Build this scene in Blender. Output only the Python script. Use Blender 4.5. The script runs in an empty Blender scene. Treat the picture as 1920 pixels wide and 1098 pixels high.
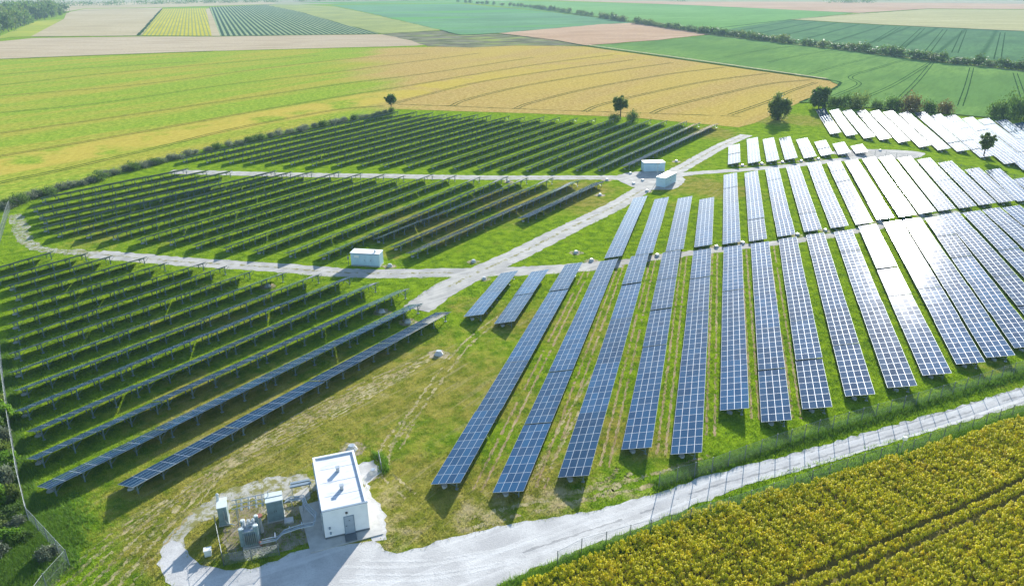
import bpy, bmesh, math, random
import numpy as np
from mathutils import Vector, Matrix
R = math.radians
sc = bpy.context.scene
COL = sc.collection
rng = np.random.default_rng(7)
random.seed(7)

# ------------------------------------------------------------------ camera
F = 1380.0; HC = 50.0
PITCH = math.atan((549 + 40) / F)
cam = bpy.data.cameras.new('camera'); co = bpy.data.objects.new('camera', cam); COL.objects.link(co)
cam.sensor_width = 36; cam.lens = 36 * F / 1920; cam.clip_start = 0.5; cam.clip_end = 20000
co.location = (0, 0, HC); co.rotation_euler = (R(90) - PITCH, 0, 0)
sc.camera = co

# ------------------------------------------------------------------ sky and sun
SUN_AZ, SUN_EL = 19, 19
w = bpy.data.worlds.new("World"); sc.world = w; w.use_nodes = True
wn = w.node_tree
sky = wn.nodes.new('ShaderNodeTexSky'); sky.sky_type = 'NISHITA'; sky.sun_disc = False
sky.sun_elevation = R(SUN_EL); sky.sun_rotation = R(SUN_AZ); sky.dust_density = 0.3; sky.ozone_density = 2.0
wn.links.new(sky.outputs[0], wn.nodes['Background'].inputs[0]); wn.nodes['Background'].inputs[1].default_value = 0.12
sl = bpy.data.lights.new('sun', 'SUN'); so = bpy.data.objects.new('sun', sl); COL.objects.link(so)
sl.energy = 5.0; sl.angle = R(0.6); sl.color = (1.0, 0.96, 0.90)
sd = Vector((math.sin(R(SUN_AZ)) * math.cos(R(SUN_EL)), math.cos(R(SUN_AZ)) * math.cos(R(SUN_EL)), math.sin(R(SUN_EL))))
so.rotation_euler = sd.to_track_quat('Z', 'Y').to_euler(); so.location = (0, 0, 120)
sc.view_settings.view_transform = 'Standard'; sc.view_settings.look = 'None'
sc.view_settings.exposure = 1.2; sc.view_settings.gamma = 1
sc.cycles.max_bounces = 6; sc.cycles.transparent_max_bounces = 16; sc.cycles.volume_bounces = 1
sc.cycles.use_denoising = True

# ------------------------------------------------------------------ helpers
def at(x, y, z=0.0):
    """world point on the level z seen at pixel x, y of the 1920-wide photograph"""
    dx = (x - 960) / F; dy = (549 - y) / F
    ry = math.cos(PITCH) + dy * math.sin(PITCH); rz = -math.sin(PITCH) + dy * math.cos(PITCH)
    t = (z - HC) / rz
    return (dx * t, ry * t)

def tag(o, label=None, cat=None, group=None, kind=None):
    if label: o['label'] = label
    if cat: o['category'] = cat
    if group: o['group'] = group
    if kind: o['kind'] = kind
    return o

def empty(name, loc=(0, 0, 0), rz=0, label=None, cat=None, group=None):
    o = bpy.data.objects.new(name, None); COL.objects.link(o); o.location = loc; o.rotation_euler = (0, 0, rz)
    o.empty_display_size = 0.5
    return tag(o, label, cat, group)

def link(name, me, parent=None, loc=(0, 0, 0), rot=(0, 0, 0)):
    o = bpy.data.objects.new(name, me); COL.objects.link(o); o.location = loc; o.rotation_euler = rot
    if parent: o.parent = parent
    return o

def np_mesh(name, verts, faces, mats, midx=None, uv=None, attrs=None, smooth=False):
    """verts (n,3); faces (m,k) array of equal size faces"""
    me = bpy.data.meshes.new(name)
    verts = np.asarray(verts, np.float32); faces = np.asarray(faces, np.int32)
    m, k = faces.shape
    me.vertices.add(len(verts)); me.vertices.foreach_set('co', verts.ravel())
    me.loops.add(m * k); me.loops.foreach_set('vertex_index', faces.ravel())
    me.polygons.add(m); me.polygons.foreach_set('loop_start', np.arange(0, m * k, k, dtype=np.int32))
    me.polygons.foreach_set('loop_total', np.full(m, k, np.int32))
    for mt in mats: me.materials.append(mt)
    if midx is not None: me.polygons.foreach_set('material_index', np.asarray(midx, np.int32))
    if smooth: me.polygons.foreach_set('use_smooth', np.ones(m, bool))
    me.update(calc_edges=True)
    if attrs:
        for n_, v_ in attrs.items():
            a = me.attributes.new(n_, 'FLOAT', 'POINT'); a.data.foreach_set('value', np.asarray(v_, np.float32))
    me.validate()
    return me

class MB:
    """collects boxes, bars and tubes into one mesh"""
    def __init__(s): s.bm = bmesh.new(); s.mats = []
    def mi(s, m):
        if m not in s.mats: s.mats.append(m)
        return s.mats.index(m)
    def _fin(s, vs, m):
        i = s.mi(m)
        for f in {f for v in vs for f in v.link_faces}: f.material_index = i
    def box(s, c, size, m, rot=None, bevel=0):
        r = bmesh.ops.create_cube(s.bm, size=1); vs = r['verts']
        M = Matrix.Translation(c) @ (rot.to_4x4() if rot else Matrix.Identity(4)) @ Matrix.Diagonal((*size, 1))
        bmesh.ops.transform(s.bm, matrix=M, verts=vs); s._fin(vs, m)
        if bevel:
            es = list({e for v in vs for e in v.link_edges})
            bmesh.ops.bevel(s.bm, geom=es, offset=bevel, segments=2, affect='EDGES', profile=0.5)
        return s
    def cyl(s, a, b, r, m, n=8, r2=None, caps=True):
        a = Vector(a); b = Vector(b); d = b - a
        q = bmesh.ops.create_cone(s.bm, segments=n, radius1=r, radius2=r if r2 is None else r2, depth=d.length, cap_ends=caps)
        M = Matrix.Translation((a + b) / 2) @ d.to_track_quat('Z', 'Y').to_matrix().to_4x4()
        bmesh.ops.transform(s.bm, matrix=M, verts=q['verts']); s._fin(q['verts'], m); return s
    def bar(s, a, b, wd, ht, m):
        a = Vector(a); b = Vector(b); d = b - a
        M = d.to_track_quat('X', 'Z').to_matrix()
        return s.box((a + b) / 2, (d.length, wd, ht), m, M)
    def path(s, pts, r, m, n=8):
        for i in range(len(pts) - 1): s.cyl(pts[i], pts[i + 1], r, m, n)
        for p in pts[1:-1]:
            q = bmesh.ops.create_icosphere(s.bm, subdivisions=1, radius=r * 1.02, matrix=Matrix.Translation(p)); s._fin(q['verts'], m)
        return s
    def ball(s, c, r, m, sub=2, sc_=(1, 1, 1)):
        q = bmesh.ops.create_icosphere(s.bm, subdivisions=sub, radius=r, matrix=Matrix.Translation(c) @ Matrix.Diagonal((*sc_, 1))); s._fin(q['verts'], m); return s
    def prism(s, pts, z0, z1, m):
        b = [s.bm.verts.new((p[0], p[1], z0)) for p in pts]; t = [s.bm.verts.new((p[0], p[1], z1)) for p in pts]
        i = s.mi(m); n = len(pts); fs = [s.bm.faces.new(t), s.bm.faces.new(b[::-1])]
        for k in range(n): fs.append(s.bm.faces.new((b[k], b[(k + 1) % n], t[(k + 1) % n], t[k])))
        for f in fs: f.material_index = i
        bmesh.ops.recalc_face_normals(s.bm, faces=fs)
        return s
    def mesh(s, name):
        me = bpy.data.meshes.new(name); s.bm.to_mesh(me); s.bm.free()
        for m in s.mats: me.materials.append(m)
        return me
    def build(s, name, parent=None, loc=(0, 0, 0), rot=(0, 0, 0)): return link(name, s.mesh(name), parent, loc, rot)

ORD = ['first', 'second', 'third', 'fourth', 'fifth', 'sixth', 'seventh', 'eighth', 'ninth', 'tenth', 'eleventh', 'twelfth',
       'thirteenth', 'fourteenth', 'fifteenth', 'sixteenth', 'seventeenth', 'eighteenth', 'nineteenth', 'twentieth', 'twenty-first']

# ------------------------------------------------------------------ materials
class NT:
    def __init__(s, name):
        s.m = bpy.data.materials.new(name); s.m.use_nodes = True; s.t = s.m.node_tree; s.n = s.t.nodes
        s.b = s.n['Principled BSDF']; s.out = s.n['Material Output']
        s.geo = s.n.new('ShaderNodeNewGeometry')
    def l(s, a, b): s.t.links.new(a, b)
    def pos(s, ang=0.0, sx=1.0, sy=1.0, sz=1.0, src=None):
        mp = s.n.new('ShaderNodeMapping'); mp.vector_type = 'TEXTURE' if False else 'POINT'
        # rotate so that the heading ang (clockwise from +Y) becomes the local y axis, then scale
        r = s.n.new('ShaderNodeVectorRotate'); r.rotation_type = 'Z_AXIS'; r.inputs['Angle'].default_value = R(ang)
        s.l(src or s.geo.outputs['Position'], r.inputs['Vector']); s.l(r.outputs[0], mp.inputs['Vector'])
        mp.inputs['Scale'].default_value = (sx, sy, sz); return mp.outputs[0]
    def noise(s, vec=None, scale=1.0, detail=4, rough=0.55, dist=0.0):
        t = s.n.new('ShaderNodeTexNoise'); t.inputs['Scale'].default_value = scale; t.inputs['Detail'].default_value = detail
        t.inputs['Roughness'].default_value = rough; t.inputs['Distortion'].default_value = dist
        s.l(vec if vec is not None else s.geo.outputs['Position'], t.inputs['Vector']); return t.outputs['Fac']
    def math(s, op, a, b=None, clamp=False):
        t = s.n.new('ShaderNodeMath'); t.operation = op; t.use_clamp = clamp
        for i, v in enumerate((a, b)):
            if v is None: continue
            if isinstance(v, (int, float)): t.inputs[i].default_value = v
            else: s.l(v, t.inputs[i])
        return t.outputs[0]
    def step(s, v, lo, hi, a=0.0, b=1.0):
        t = s.n.new('ShaderNodeMapRange'); t.interpolation_type = 'SMOOTHSTEP'
        for k, x in (('From Min', lo), ('From Max', hi), ('To Min', a), ('To Max', b)): t.inputs[k].default_value = x
        s.l(v, t.inputs['Value']); return t.outputs[0]
    def mix(s, f, a, b):
        t = s.n.new('ShaderNodeMix'); t.data_type = 'RGBA'; t.clamp_factor = True
        for k, v in ((0, f), (6, a), (7, b)):
            if isinstance(v, (int, float)): t.inputs[k].default_value = v
            elif isinstance(v, tuple): t.inputs[k].default_value = (*v, 1)
            else: s.l(v, t.inputs[k])
        return t.outputs[2]
    def hsv(s, c, h=None, sat=None, val=None):
        t = s.n.new('ShaderNodeHueSaturation'); s.l(c, t.inputs['Color'])
        for k, v in (('Hue', h), ('Saturation', sat), ('Value', val)):
            if v is None: continue
            if isinstance(v, (int, float)): t.inputs[k].default_value = v
            else: s.l(v, t.inputs[k])
        return t.outputs[0]
    def attr(s, n_):
        t = s.n.new('ShaderNodeAttribute'); t.attribute_name = n_; return t.outputs['Fac']
    def sep(s, v):
        t = s.n.new('ShaderNodeSeparateXYZ'); s.l(v, t.inputs[0]); return t.outputs
    def col(s, c):
        if isinstance(c, tuple): s.b.inputs['Base Color'].default_value = (*c, 1)
        else: s.l(c, s.b.inputs['Base Color'])
    def bump(s, h, strength=0.5, dist=0.1):
        t = s.n.new('ShaderNodeBump'); t.inputs['Strength'].default_value = strength; t.inputs['Distance'].default_value = dist
        s.l(h, t.inputs['Height']); s.l(t.outputs[0], s.b.inputs['Normal'])
    def set(s, **k):
        for a, v in k.items(): s.b.inputs[a.replace('_', ' ')].default_value = v
        return s

def plain(name, c, rough=0.6, metal=0.0, var=0.12, scale=3.0, dirt=None):
    t = NT(name); n = t.noise(scale=scale, detail=5)
    c2 = tuple(max(0, x * (1 - var * 2)) for x in c) if dirt is None else dirt
    t.col(t.mix(t.step(n, .35, .75), c, c2)); t.set(Roughness=rough, Metallic=metal)
    if rough >= .9: t.b.inputs['Specular IOR Level'].default_value = 0
    return t.m

def meadow_colour(t):
    dry = t.attr('dry'); straw = t.attr('straw')
    n1 = t.noise(scale=0.06, detail=4); n2 = t.noise(scale=0.5, detail=5, rough=.65); n3 = t.noise(scale=3.0, detail=4, rough=.7)
    st = t.noise(t.pos(38, 1.6, .10), scale=1.0, detail=4, rough=.65, dist=.4)
    green = t.mix(t.step(n2, .35, .65), (.100, .190, .008), (.23, .34, .012))
    green = t.mix(t.step(n3, .5, .72), green, (.30, .42, .03))
    olive = t.mix(t.step(n2, .36, .62), (.18, .20, .022), (.32, .29, .055))
    olive = t.mix(t.math('MULTIPLY', t.step(st, .52, .66), .7), olive, (.36, .32, .13))
    olive = t.mix(t.math('MULTIPLY', t.step(n3, .5, .7), .5), olive, (.085, .13, .015))
    f = t.math('ADD', dry, t.math('MULTIPLY', t.math('SUBTRACT', n1, .5), 1.3))
    f2 = t.math('ADD', f, t.math('MULTIPLY', t.math('SUBTRACT', n2, .5), .8))
    c = t.mix(t.step(f2, .3, .75), green, olive)
    s2 = t.math('ADD', straw, t.math('MULTIPLY', t.math('SUBTRACT', n2, .5), 1.6))
    c = t.mix(t.step(s2, .45, .95), c, (.42, .36, .19))
    br = t.math('MULTIPLY', t.step(t.noise(scale=.22, detail=3), .62, .74), t.step(n3, .42, .6))
    c = t.mix(t.math('MULTIPLY', br, .35), c, (.20, .12, .045))
    return c, n3, n2

t = NT('meadow'); c_, n3_, n2_ = meadow_colour(t); t.col(c_); t.set(Roughness=.95)
t.b.inputs['Specular IOR Level'].default_value = 0
t.bump(t.math('ADD', n3_, t.noise(scale=9, detail=3)), .9, .22); M_MEADOW = t.m

t = NT('grass_blades'); c_, _, _ = meadow_colour(t)
t.col(t.hsv(c_, val=t.step(t.geo.outputs['Random Per Island'], 0, 1, .8, 1.8))); t.set(Roughness=.7)
t.b.inputs['Specular IOR Level'].default_value = .2
tr_ = t.n.new('ShaderNodeBsdfTranslucent'); ms_ = t.n.new('ShaderNodeMixShader'); ms_.inputs[0].default_value = .5
t.l(t.hsv(c_, val=1.25), tr_.inputs[0]); t.l(t.b.outputs[0], ms_.inputs[1]); t.l(tr_.outputs[0], ms_.inputs[2]); t.l(ms_.outputs[0], t.out.inputs[0])
M_BLADES = t.m

def leafy(name, a, b, c=None, cf=.25, transl=0.0):
    t = NT(name); r = t.geo.outputs['Random Per Island']
    n = t.noise(scale=.7, detail=2)
    cc = t.mix(r, a, b)
    if c: cc = t.mix(t.math('MULTIPLY', t.step(n, .5, .68), cf * 2), cc, c)
    t.col(cc); t.set(Roughness=.6); t.b.inputs['Specular IOR Level'].default_value = .25
    if transl:
        tr = t.n.new('ShaderNodeBsdfTranslucent'); t.l(cc, tr.inputs[0]); ms = t.n.new('ShaderNodeMixShader'); ms.inputs[0].default_value = transl
        t.l(t.b.outputs[0], ms.inputs[1]); t.l(tr.outputs[0], ms.inputs[2]); t.l(ms.outputs[0], t.out.inputs[0])
    return t.m
M_LEAF = leafy('tree_leaves', (.045, .105, .018), (.130, .215, .030), transl=.45)
M_LEAF2 = leafy('autumn_leaves', (.110, .100, .025), (.190, .140, .040), transl=.4)
M_LEAF3 = leafy('olive_leaves', (.080, .135, .022), (.180, .230, .045), transl=.45)
M_BUSH = leafy('grey_green_leaves', (.10, .13, .075), (.20, .23, .145), transl=.35)
M_BARK = plain('bark', (.09, .07, .05), .9, var=.2)
M_MAIZE = leafy('yellowing_crop_leaves', (.54, .54, .014), (.98, .88, .03), (.97, .66, .02), .14, transl=.55)
M_VERGE = leafy('verge_grass', (.08, .20, .015), (.20, .33, .03), transl=.45)

def gravel(name, a, b, grass=None, gf=(.60, .72), ang=0):
    t = NT(name); n1 = t.noise(scale=.35, detail=5, rough=.6); n2 = t.noise(scale=6, detail=4, rough=.75)
    c = t.mix(t.step(n1, .35, .65), a, b); c = t.mix(t.math('MULTIPLY', t.step(n2, .45, .75), .45), c, tuple(x * .55 for x in a))
    trk = t.noise(t.pos(ang, 1.3, .05), scale=1.0, detail=3)
    c = t.mix(t.math('MULTIPLY', t.step(trk, .5, .68), .35), c, tuple(min(.8, x * 1.35) for x in b))
    if grass: c = t.mix(t.step(t.noise(scale=.9, detail=5, rough=.7), *gf), c, grass)
    t.col(c); t.set(Roughness=.95); t.b.inputs['Specular IOR Level'].default_value = 0.05
    t.bump(n2, .6, .06); return t.m
M_GRAVEL = gravel('pale_gravel', (.44, .43, .41), (.56, .55, .52), ang=62)
M_GRAVEL2 = gravel('farm_track_gravel', (.34, .33, .30), (.47, .45, .40), (.20, .22, .06), (.60, .74), ang=50)
M_GRAVEL3 = gravel('thin_gravel', (.36, .35, .30), (.45, .43, .37), (.22, .21, .07), (.42, .60), ang=60)
M_SOIL = gravel('bare_soil', (.30, .24, .16), (.40, .33, .22), (.15, .16, .04), (.5, .62), ang=15)
M_RUTSOIL = gravel('rut_soil', (.30, .21, .11), (.40, .30, .17), (.17, .18, .04), (.55, .68), ang=15)
M_STRAW = gravel('dry_straw', (.34, .27, .13), (.46, .39, .21), (.17, .18, .04), (.47, .6), ang=15)
M_CONC = plain('concrete', (.47, .46, .42), .85, var=.1, scale=1.5)
M_CONC2 = plain('pale_concrete', (.52, .52, .50), .85, var=.1, scale=2)
M_WHITE = plain('white_render', (.74, .76, .77), .8, var=.04, scale=1.2)
t = NT('roof_membrane'); n = t.noise(t.pos(62, 1.5, .3), scale=1.2, detail=5, rough=.7)
t.col(t.mix(t.step(n, .48, .75), (.62, .64, .66), (.40, .42, .43))); t.set(Roughness=.7); M_ROOF = t.m
M_TRIM = plain('grey_blue_trim', (.20, .27, .33), .5, var=.1)
M_PLINTH = plain('dark_plinth', (.12, .14, .15), .85, var=.1)
M_DOOR = plain('grey_door', (.30, .36, .42), .45, var=.06)
M_CAB = plain('grey_green_cabinet', (.20, .28, .29), .5, var=.12, scale=2)
M_CABTOP = plain('cabinet_roof', (.58, .63, .60), .5, var=.06)
M_STEEL = plain('galvanised_steel', (.42, .47, .50), .45, .6, var=.15, scale=2)
M_POST = plain('post_steel', (.20, .27, .29), .5, .3, var=.2, scale=2)
M_WIRE = plain('fence_wire', (.30, .33, .33), .5, .5)
M_FPOST = plain('fence_post_steel', (.16, .19, .19), .6, .3)
M_CONT = plain('blue_grey_container', (.46, .62, .68), .5, var=.07, scale=.8)
M_CONTTOP = plain('container_roof', (.80, .80, .78), .6, var=.04)
M_SIGN = plain('sign_plate', (.75, .75, .70), .5, var=.02)
M_YEL = plain('yellow_plate', (.75, .55, .03), .5, var=.03)
M_BLACK = plain('black_rubber', (.03, .03, .035), .6)
M_RED = plain('rust_red_insulator', (.30, .10, .06), .5)
M_PORC = plain('grey_porcelain', (.55, .58, .58), .3)

# solar glass: module grid from the UV map (one unit = one module)
t = NT('solar_glass')
uv = t.n.new('ShaderNodeUVMap').outputs[0]; u, v, _z = t.sep(uv)
def line(c, wd):
    f = t.math('FRACT', c); d = t.math('ABSOLUTE', t.math('SUBTRACT', f, .5)); return t.math('GREATER_THAN', d, .5 - wd)
frame = t.math('MAXIMUM', line(u, .013), line(v, .024))
cell = t.math('MAXIMUM', line(t.math('MULTIPLY', u, 10.0), .06), line(t.math('MULTIPLY', v, 6.0), .05))
fl = t.n.new('ShaderNodeVectorMath'); fl.operation = 'FLOOR'; t.l(uv, fl.inputs[0])
oi = t.n.new('ShaderNodeObjectInfo'); ad = t.n.new('ShaderNodeVectorMath'); ad.operation = 'ADD'; t.l(fl.outputs[0], ad.inputs[0]); t.l(oi.outputs['Location'], ad.inputs[1])
wnz = t.n.new('ShaderNodeTexWhiteNoise'); t.l(ad.outputs[0], wnz.inputs[0])
base = t.mix(wnz.outputs[0], (.006, .034, .080), (.012, .064, .135))
base = t.hsv(base, val=t.step(oi.outputs['Random'], 0, 1, .75, 1.3))
dst = t.noise(scale=.35, detail=4, rough=.6); base = t.mix(t.math('MULTIPLY', t.step(dst, .45, .75), .30), base, (.07, .10, .15))
base = t.mix(t.math('MULTIPLY', cell, .35), base, (.06, .11, .20))
t.col(t.mix(frame, base, (.42, .46, .49)))
t.l(t.math('MULTIPLY', frame, .3), t.b.inputs['Metallic'])
ro = t.math('ADD', t.math('MULTIPLY', frame, .50), t.step(wnz.outputs[0], 0, 1, .060, .072)); t.l(ro, t.b.inputs['Roughness'])
t.b.inputs['IOR'].default_value = 1.5; t.b.inputs['Specular IOR Level'].default_value = .28
M_GLASS = t.m

def field_mat(name, a, b, ang=0, patch=.012, fine=.6, rows=None, c=None, streak=.5):
    """a, b crop colours; ang heading of the drilling; rows=(period m, colour, share)"""
    t = NT(name)
    n1 = t.noise(scale=patch, detail=4); n2 = t.noise(t.pos(ang, fine, fine * .12), scale=1, detail=4, rough=.7); n3 = t.noise(scale=fine * 2.2, detail=3, rough=.75)
    cc = t.mix(t.step(n1, .35, .65), a, b)
    cc = t.mix(t.math('MULTIPLY', t.step(n2, .4, .65), streak), cc, tuple(x * .8 for x in a))
    cc = t.mix(t.math('MULTIPLY', t.step(n3, .45, .65), .6), cc, tuple(x * .62 for x in b))
    n4 = t.noise(t.pos(ang, .09, .02), scale=1, detail=4); cc = t.mix(t.math('MULTIPLY', t.step(n4, .45, .65), .45), cc, tuple(x * .72 for x in a))
    if c: cc = t.mix(t.math('MULTIPLY', t.step(t.noise(t.pos(ang, patch * 2.2, patch * .5), scale=1, detail=4), .48, .66), .75), cc, c)
    if rows:
        x = t.sep(t.pos(ang, 1, 1))[0]; f = t.math('FRACT', t.math('ADD', t.math('DIVIDE', x, rows[0]), t.math('MULTIPLY', n2, .15)))
        d = t.math('ABSOLUTE', t.math('SUBTRACT', f, .5)); k = t.step(d, rows[2] - .06, rows[2] + .06, 1, 0)
        cc = t.mix(k, cc, rows[1])
    t.col(cc); t.set(Roughness=1.0); t.b.inputs['Specular IOR Level'].default_value = 0
    t.bump(n3, .7, .25); return t.m

# ------------------------------------------------------------------ ground
def blob_field(X, Y, blobs):
    out = np.zeros_like(X)
    for (px, py, r, a) in blobs:
        cx, cy = at(px, py); out = np.maximum(out, a * np.exp(-((X - cx) ** 2 + (Y - cy) ** 2) / (2 * r * r))) if a > 0 else out + a * np.exp(-((X - cx) ** 2 + (Y - cy) ** 2) / (2 * r * r))
    return out
DRY = [(500, 800, 16, .95), (250, 980, 12, .95), (700, 760, 12, .9), (850, 700, 12, .85), (800, 950, 10, .9), (1000, 900, 9, .75), (1130, 800, 10, .7),
       (980, 610, 12, .6), (1130, 600, 12, .6), (1250, 640, 9, .5), (820, 430, 14, .7), (960, 380, 12, .8), (1080, 370, 14, .8), (1330, 250, 10, .8), (1250, 300, 10, .5),
       (1320, 350, 12, .8), (1230, 380, 10, .5), (400, 600, 14, .4), (1480, 225, 14, .8), (150, 455, 10, .6), (1850, 700, 8, .6),
       (100, 700, 6, -.3), (60, 1050, 9, -.5), (1600, 550, 30, -.35)]
STRAW = [(740, 990, 3.2, .7), (900, 965, 3.5, .75), (1030, 935, 3.5, .75), (1160, 915, 4, .6), (960, 745, 2.5, .4), (725, 930, 3.0, .7), (500, 850, 5, .45), (700, 740, 5, .4), (45, 440, 4, .5), (250, 1010, 5, .35)]
def zones(X, Y):
    return np.clip(blob_field(X, Y, DRY), -.3, 1), np.clip(blob_field(X, Y, STRAW), 0, 1)
gx = np.concatenate([[-9000, -5000, -2500, -1200, -600, -350], np.arange(-220, 260.1, 2.5), [350, 600, 1200, 2500, 5000, 9000]])
gy = np.concatenate([[-600, -300, -100], np.arange(0, 360.1, 2.5), [450, 700, 1200, 2500, 5000, 12000]])
GX, GY = np.meshgrid(gx, gy); V = np.stack([GX.ravel(), GY.ravel(), np.zeros(GX.size)], 1)
idx = np.arange(GX.size).reshape(GX.shape)
Fq = np.stack([idx[:-1, :-1].ravel(), idx[:-1, 1:].ravel(), idx[1:, 1:].ravel(), idx[1:, :-1].ravel()], 1)
d_, s_ = zones(V[:, 0], V[:, 1])
tag(link('ground', np_mesh('ground', V, Fq, [M_MEADOW], attrs={'dry': d_, 'straw': s_})), kind='structure')

def densify(pts, step, jit=0.0, closed=True, seed=0):
    r = random.Random(seed); out = []; n = len(pts)
    for i in range(n if closed else n - 1):
        a = pts[i]; b = pts[(i + 1) % n]; L = math.dist(a, b); k = max(1, min(400, int(L / step)))
        nx, ny = (-(b[1] - a[1]) / max(L, 1e-6), (b[0] - a[0]) / max(L, 1e-6))
        for j in range(k):
            f = j / k; o = r.uniform(-jit, jit) if (i or j) else 0
            out.append((a[0] + (b[0] - a[0]) * f + nx * o, a[1] + (b[1] - a[1]) * f + ny * o))
    if not closed: out.append(pts[-1])
    return out
def smooth_line(pts, n=6):
    if len(pts) < 3: return pts
    P = [Vector(p) for p in pts]; P = [P[0] * 2 - P[1]] + P + [P[-1] * 2 - P[-2]]; out = []
    for i in range(1, len(P) - 2):
        for k in range(n):
            t_ = k / n; a, b, c, d = P[i - 1], P[i], P[i + 1], P[i + 2]
            out.append(tuple(.5 * ((2 * b) + (c - a) * t_ + (2 * a - 5 * b + 4 * c - d) * t_ ** 2 + (3 * b - a - 3 * c + d) * t_ ** 3)))
    out.append(tuple(P[-2])); return out
from mathutils.geometry import tessellate_polygon
def sheet(name, pts, z, mat, label=None, world=False, jit=0.0, step=4.0, seed=1):
    W = list(pts) if world else [at(*p) for p in pts]
    if jit: W = densify(W, step, jit, seed=seed)
    tri = tessellate_polygon([[Vector((p[0], p[1], 0)) for p in W]])
    me = bpy.data.meshes.new(name); me.from_pydata([(p[0], p[1], z) for p in W], [], [tuple(f) for f in tri]); me.materials.append(mat)
    me.update()
    if len(me.polygons) and me.polygons[0].normal.z < 0: me.flip_normals()
    return tag(link(name, me), kind='structure')
def ribbon_data(pts, width, jit, rs, step=.6, w_end=None):
    W = densify(smooth_line(pts), step, 0, closed=False); n = len(W); vs = []
    for i, p in enumerate(W):
        a = W[max(0, i - 1)]; b = W[min(n - 1, i + 1)]; L = math.dist(a, b) or 1
        nx, ny = -(b[1] - a[1]) / L, (b[0] - a[0]) / L
        wd = width if w_end is None else width + (w_end - width) * i / n
        vs.append((p[0] + nx * (wd / 2 + rs.uniform(-jit, jit)), p[1] + ny * (wd / 2 + rs.uniform(-jit, jit))))
        vs.append((p[0] - nx * (wd / 2 + rs.uniform(-jit, jit)), p[1] - ny * (wd / 2 + rs.uniform(-jit, jit))))
    return vs
def ribbons(name, lines, width, z, mat, jit=.1, step=.6, px=True, pair=0.0, gaps=0.0, seed=3, w_end=None):
    rs = random.Random(seed); V = []; Fc = []
    zi = 0
    for ln in lines:
        P = [at(*p) for p in ln] if px else ln
        sets = [P]
        if pair:
            sets = []
            S = smooth_line(P)
            for sgn in (-1, 1):
                q = []
                for i, p in enumerate(S):
                    a = S[max(0, i - 1)]; b = S[min(len(S) - 1, i + 1)]; L = math.dist(a, b) or 1
                    q.append((p[0] - (b[1] - a[1]) / L * sgn * pair / 2, p[1] + (b[0] - a[0]) / L * sgn * pair / 2))
                sets.append(q)
        for q in sets:
            vs = ribbon_data(q, width, jit, rs, step, w_end); o = len(V); V += [(x, y, z + zi * .0008) for x, y in vs]; zi += 1
            on = True
            for i in range(len(vs) // 2 - 1):
                if gaps and rs.random() < (.12 if on else .3): on = not on if rs.random() < (gaps if on else 1) else on
                if on: Fc.append((o + 2 * i, o + 2 * i + 1, o + 2 * i + 3, o + 2 * i + 2))
    return tag(link(name, np_mesh(name, V, Fc, [mat])), kind='structure')

# --- crop fields (each a level sheet a few centimetres above the one below)
c_gt = NT('striped_cereal')     # large cereal field, green on the left going over to ripe tan on the right
t = c_gt
px_, py_, _ = t.sep(t.geo.outputs['Position'])
along = 33
band = t.noise(t.pos(along, .028, .0035), scale=1, detail=4, rough=.6); fine = t.noise(t.pos(33, .9, .45), scale=1, detail=5, rough=.8); drill = t.noise(t.pos(along, .9, .07), scale=1, detail=3)
green = t.mix(t.step(fine, .38, .62), (.13, .235, .016), (.33, .40, .040)); tan = t.mix(t.step(fine, .38, .62), (.33, .22, .055), (.50, .37, .13))
ygr = t.mix(t.step(fine, .38, .62), (.25, .25, .025), (.42, .38, .06))
green = t.mix(t.step(t.noise(t.pos(33, .05, .006), scale=1, detail=5, rough=.65), .42, .62), green, ygr)
cr = t.sep(t.pos(along, 1, 1))   # x = across the drill lines, y = along
gold = t.mix(t.step(fine, .35, .7), (.42, .32, .05), (.52, .41, .085))
met = t.math('ADD', t.math('ADD', cr[1], cr[0]), 260.0)
f = t.math('ADD', t.step(met, 190, 360), t.math('MULTIPLY', t.math('SUBTRACT', band, .5), 1.7))
f = t.math('ADD', f, t.math('MULTIPLY', t.math('SUBTRACT', t.noise(scale=.012, detail=3), .5), .6))
c1 = t.mix(t.step(f, .25, .75), green, tan)
hb = t.math('MULTIPLY', t.step(t.math('ADD', cr[0], t.math('MULTIPLY', band, 20.0)), -248, -238), t.step(cr[0], -229, -224, 1, 0))
hb = t.math('MULTIPLY', hb, t.step(t.noise(scale=.05, detail=4), .36, .52))
c1 = t.mix(t.math('MULTIPLY', hb, .9), c1, gold)
nearhedge = t.math('MULTIPLY', t.step(cr[0], -228, -223), t.step(cr[1], 215, 245, 1, 0))
c1 = t.mix(nearhedge, c1, green)
rightf = t.step(met, 300, 420)
c1 = t.mix(t.math('MULTIPLY', rightf, .45), c1, t.mix(t.step(band, .4, .6), gold, tan))
c1 = t.mix(t.math('MULTIPLY', t.step(drill, .5, .7), .25), c1, (.20, .20, .04))
t.col(c1); t.set(Roughness=1.0); t.b.inputs['Specular IOR Level'].default_value = 0; t.bump(fine, .8, .25)
Z = .05
sheet('cereal_field', [(-900, 640), (-250, 480), (0, 392), (30, 380), (120, 350), (330, 291), (560, 240), (700, 213), (745, 205), (1000, 213), (1180, 220), (1385, 239), (1415, 231), (1500, 192),
      (1545, 175), (1572, 159), (1555, 152), (1420, 133), (1280, 113), (1100, 88), (960, 84), (780, 89), (600, 92), (400, 97), (200, 104), (0, 112), (-300, 125), (-1500, 170)], Z, t.m)
M_STUB = field_mat('straw_stubble', (.44, .34, .21), (.50, .41, .28), ang=80, patch=.004, fine=.25, streak=.4)
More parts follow.
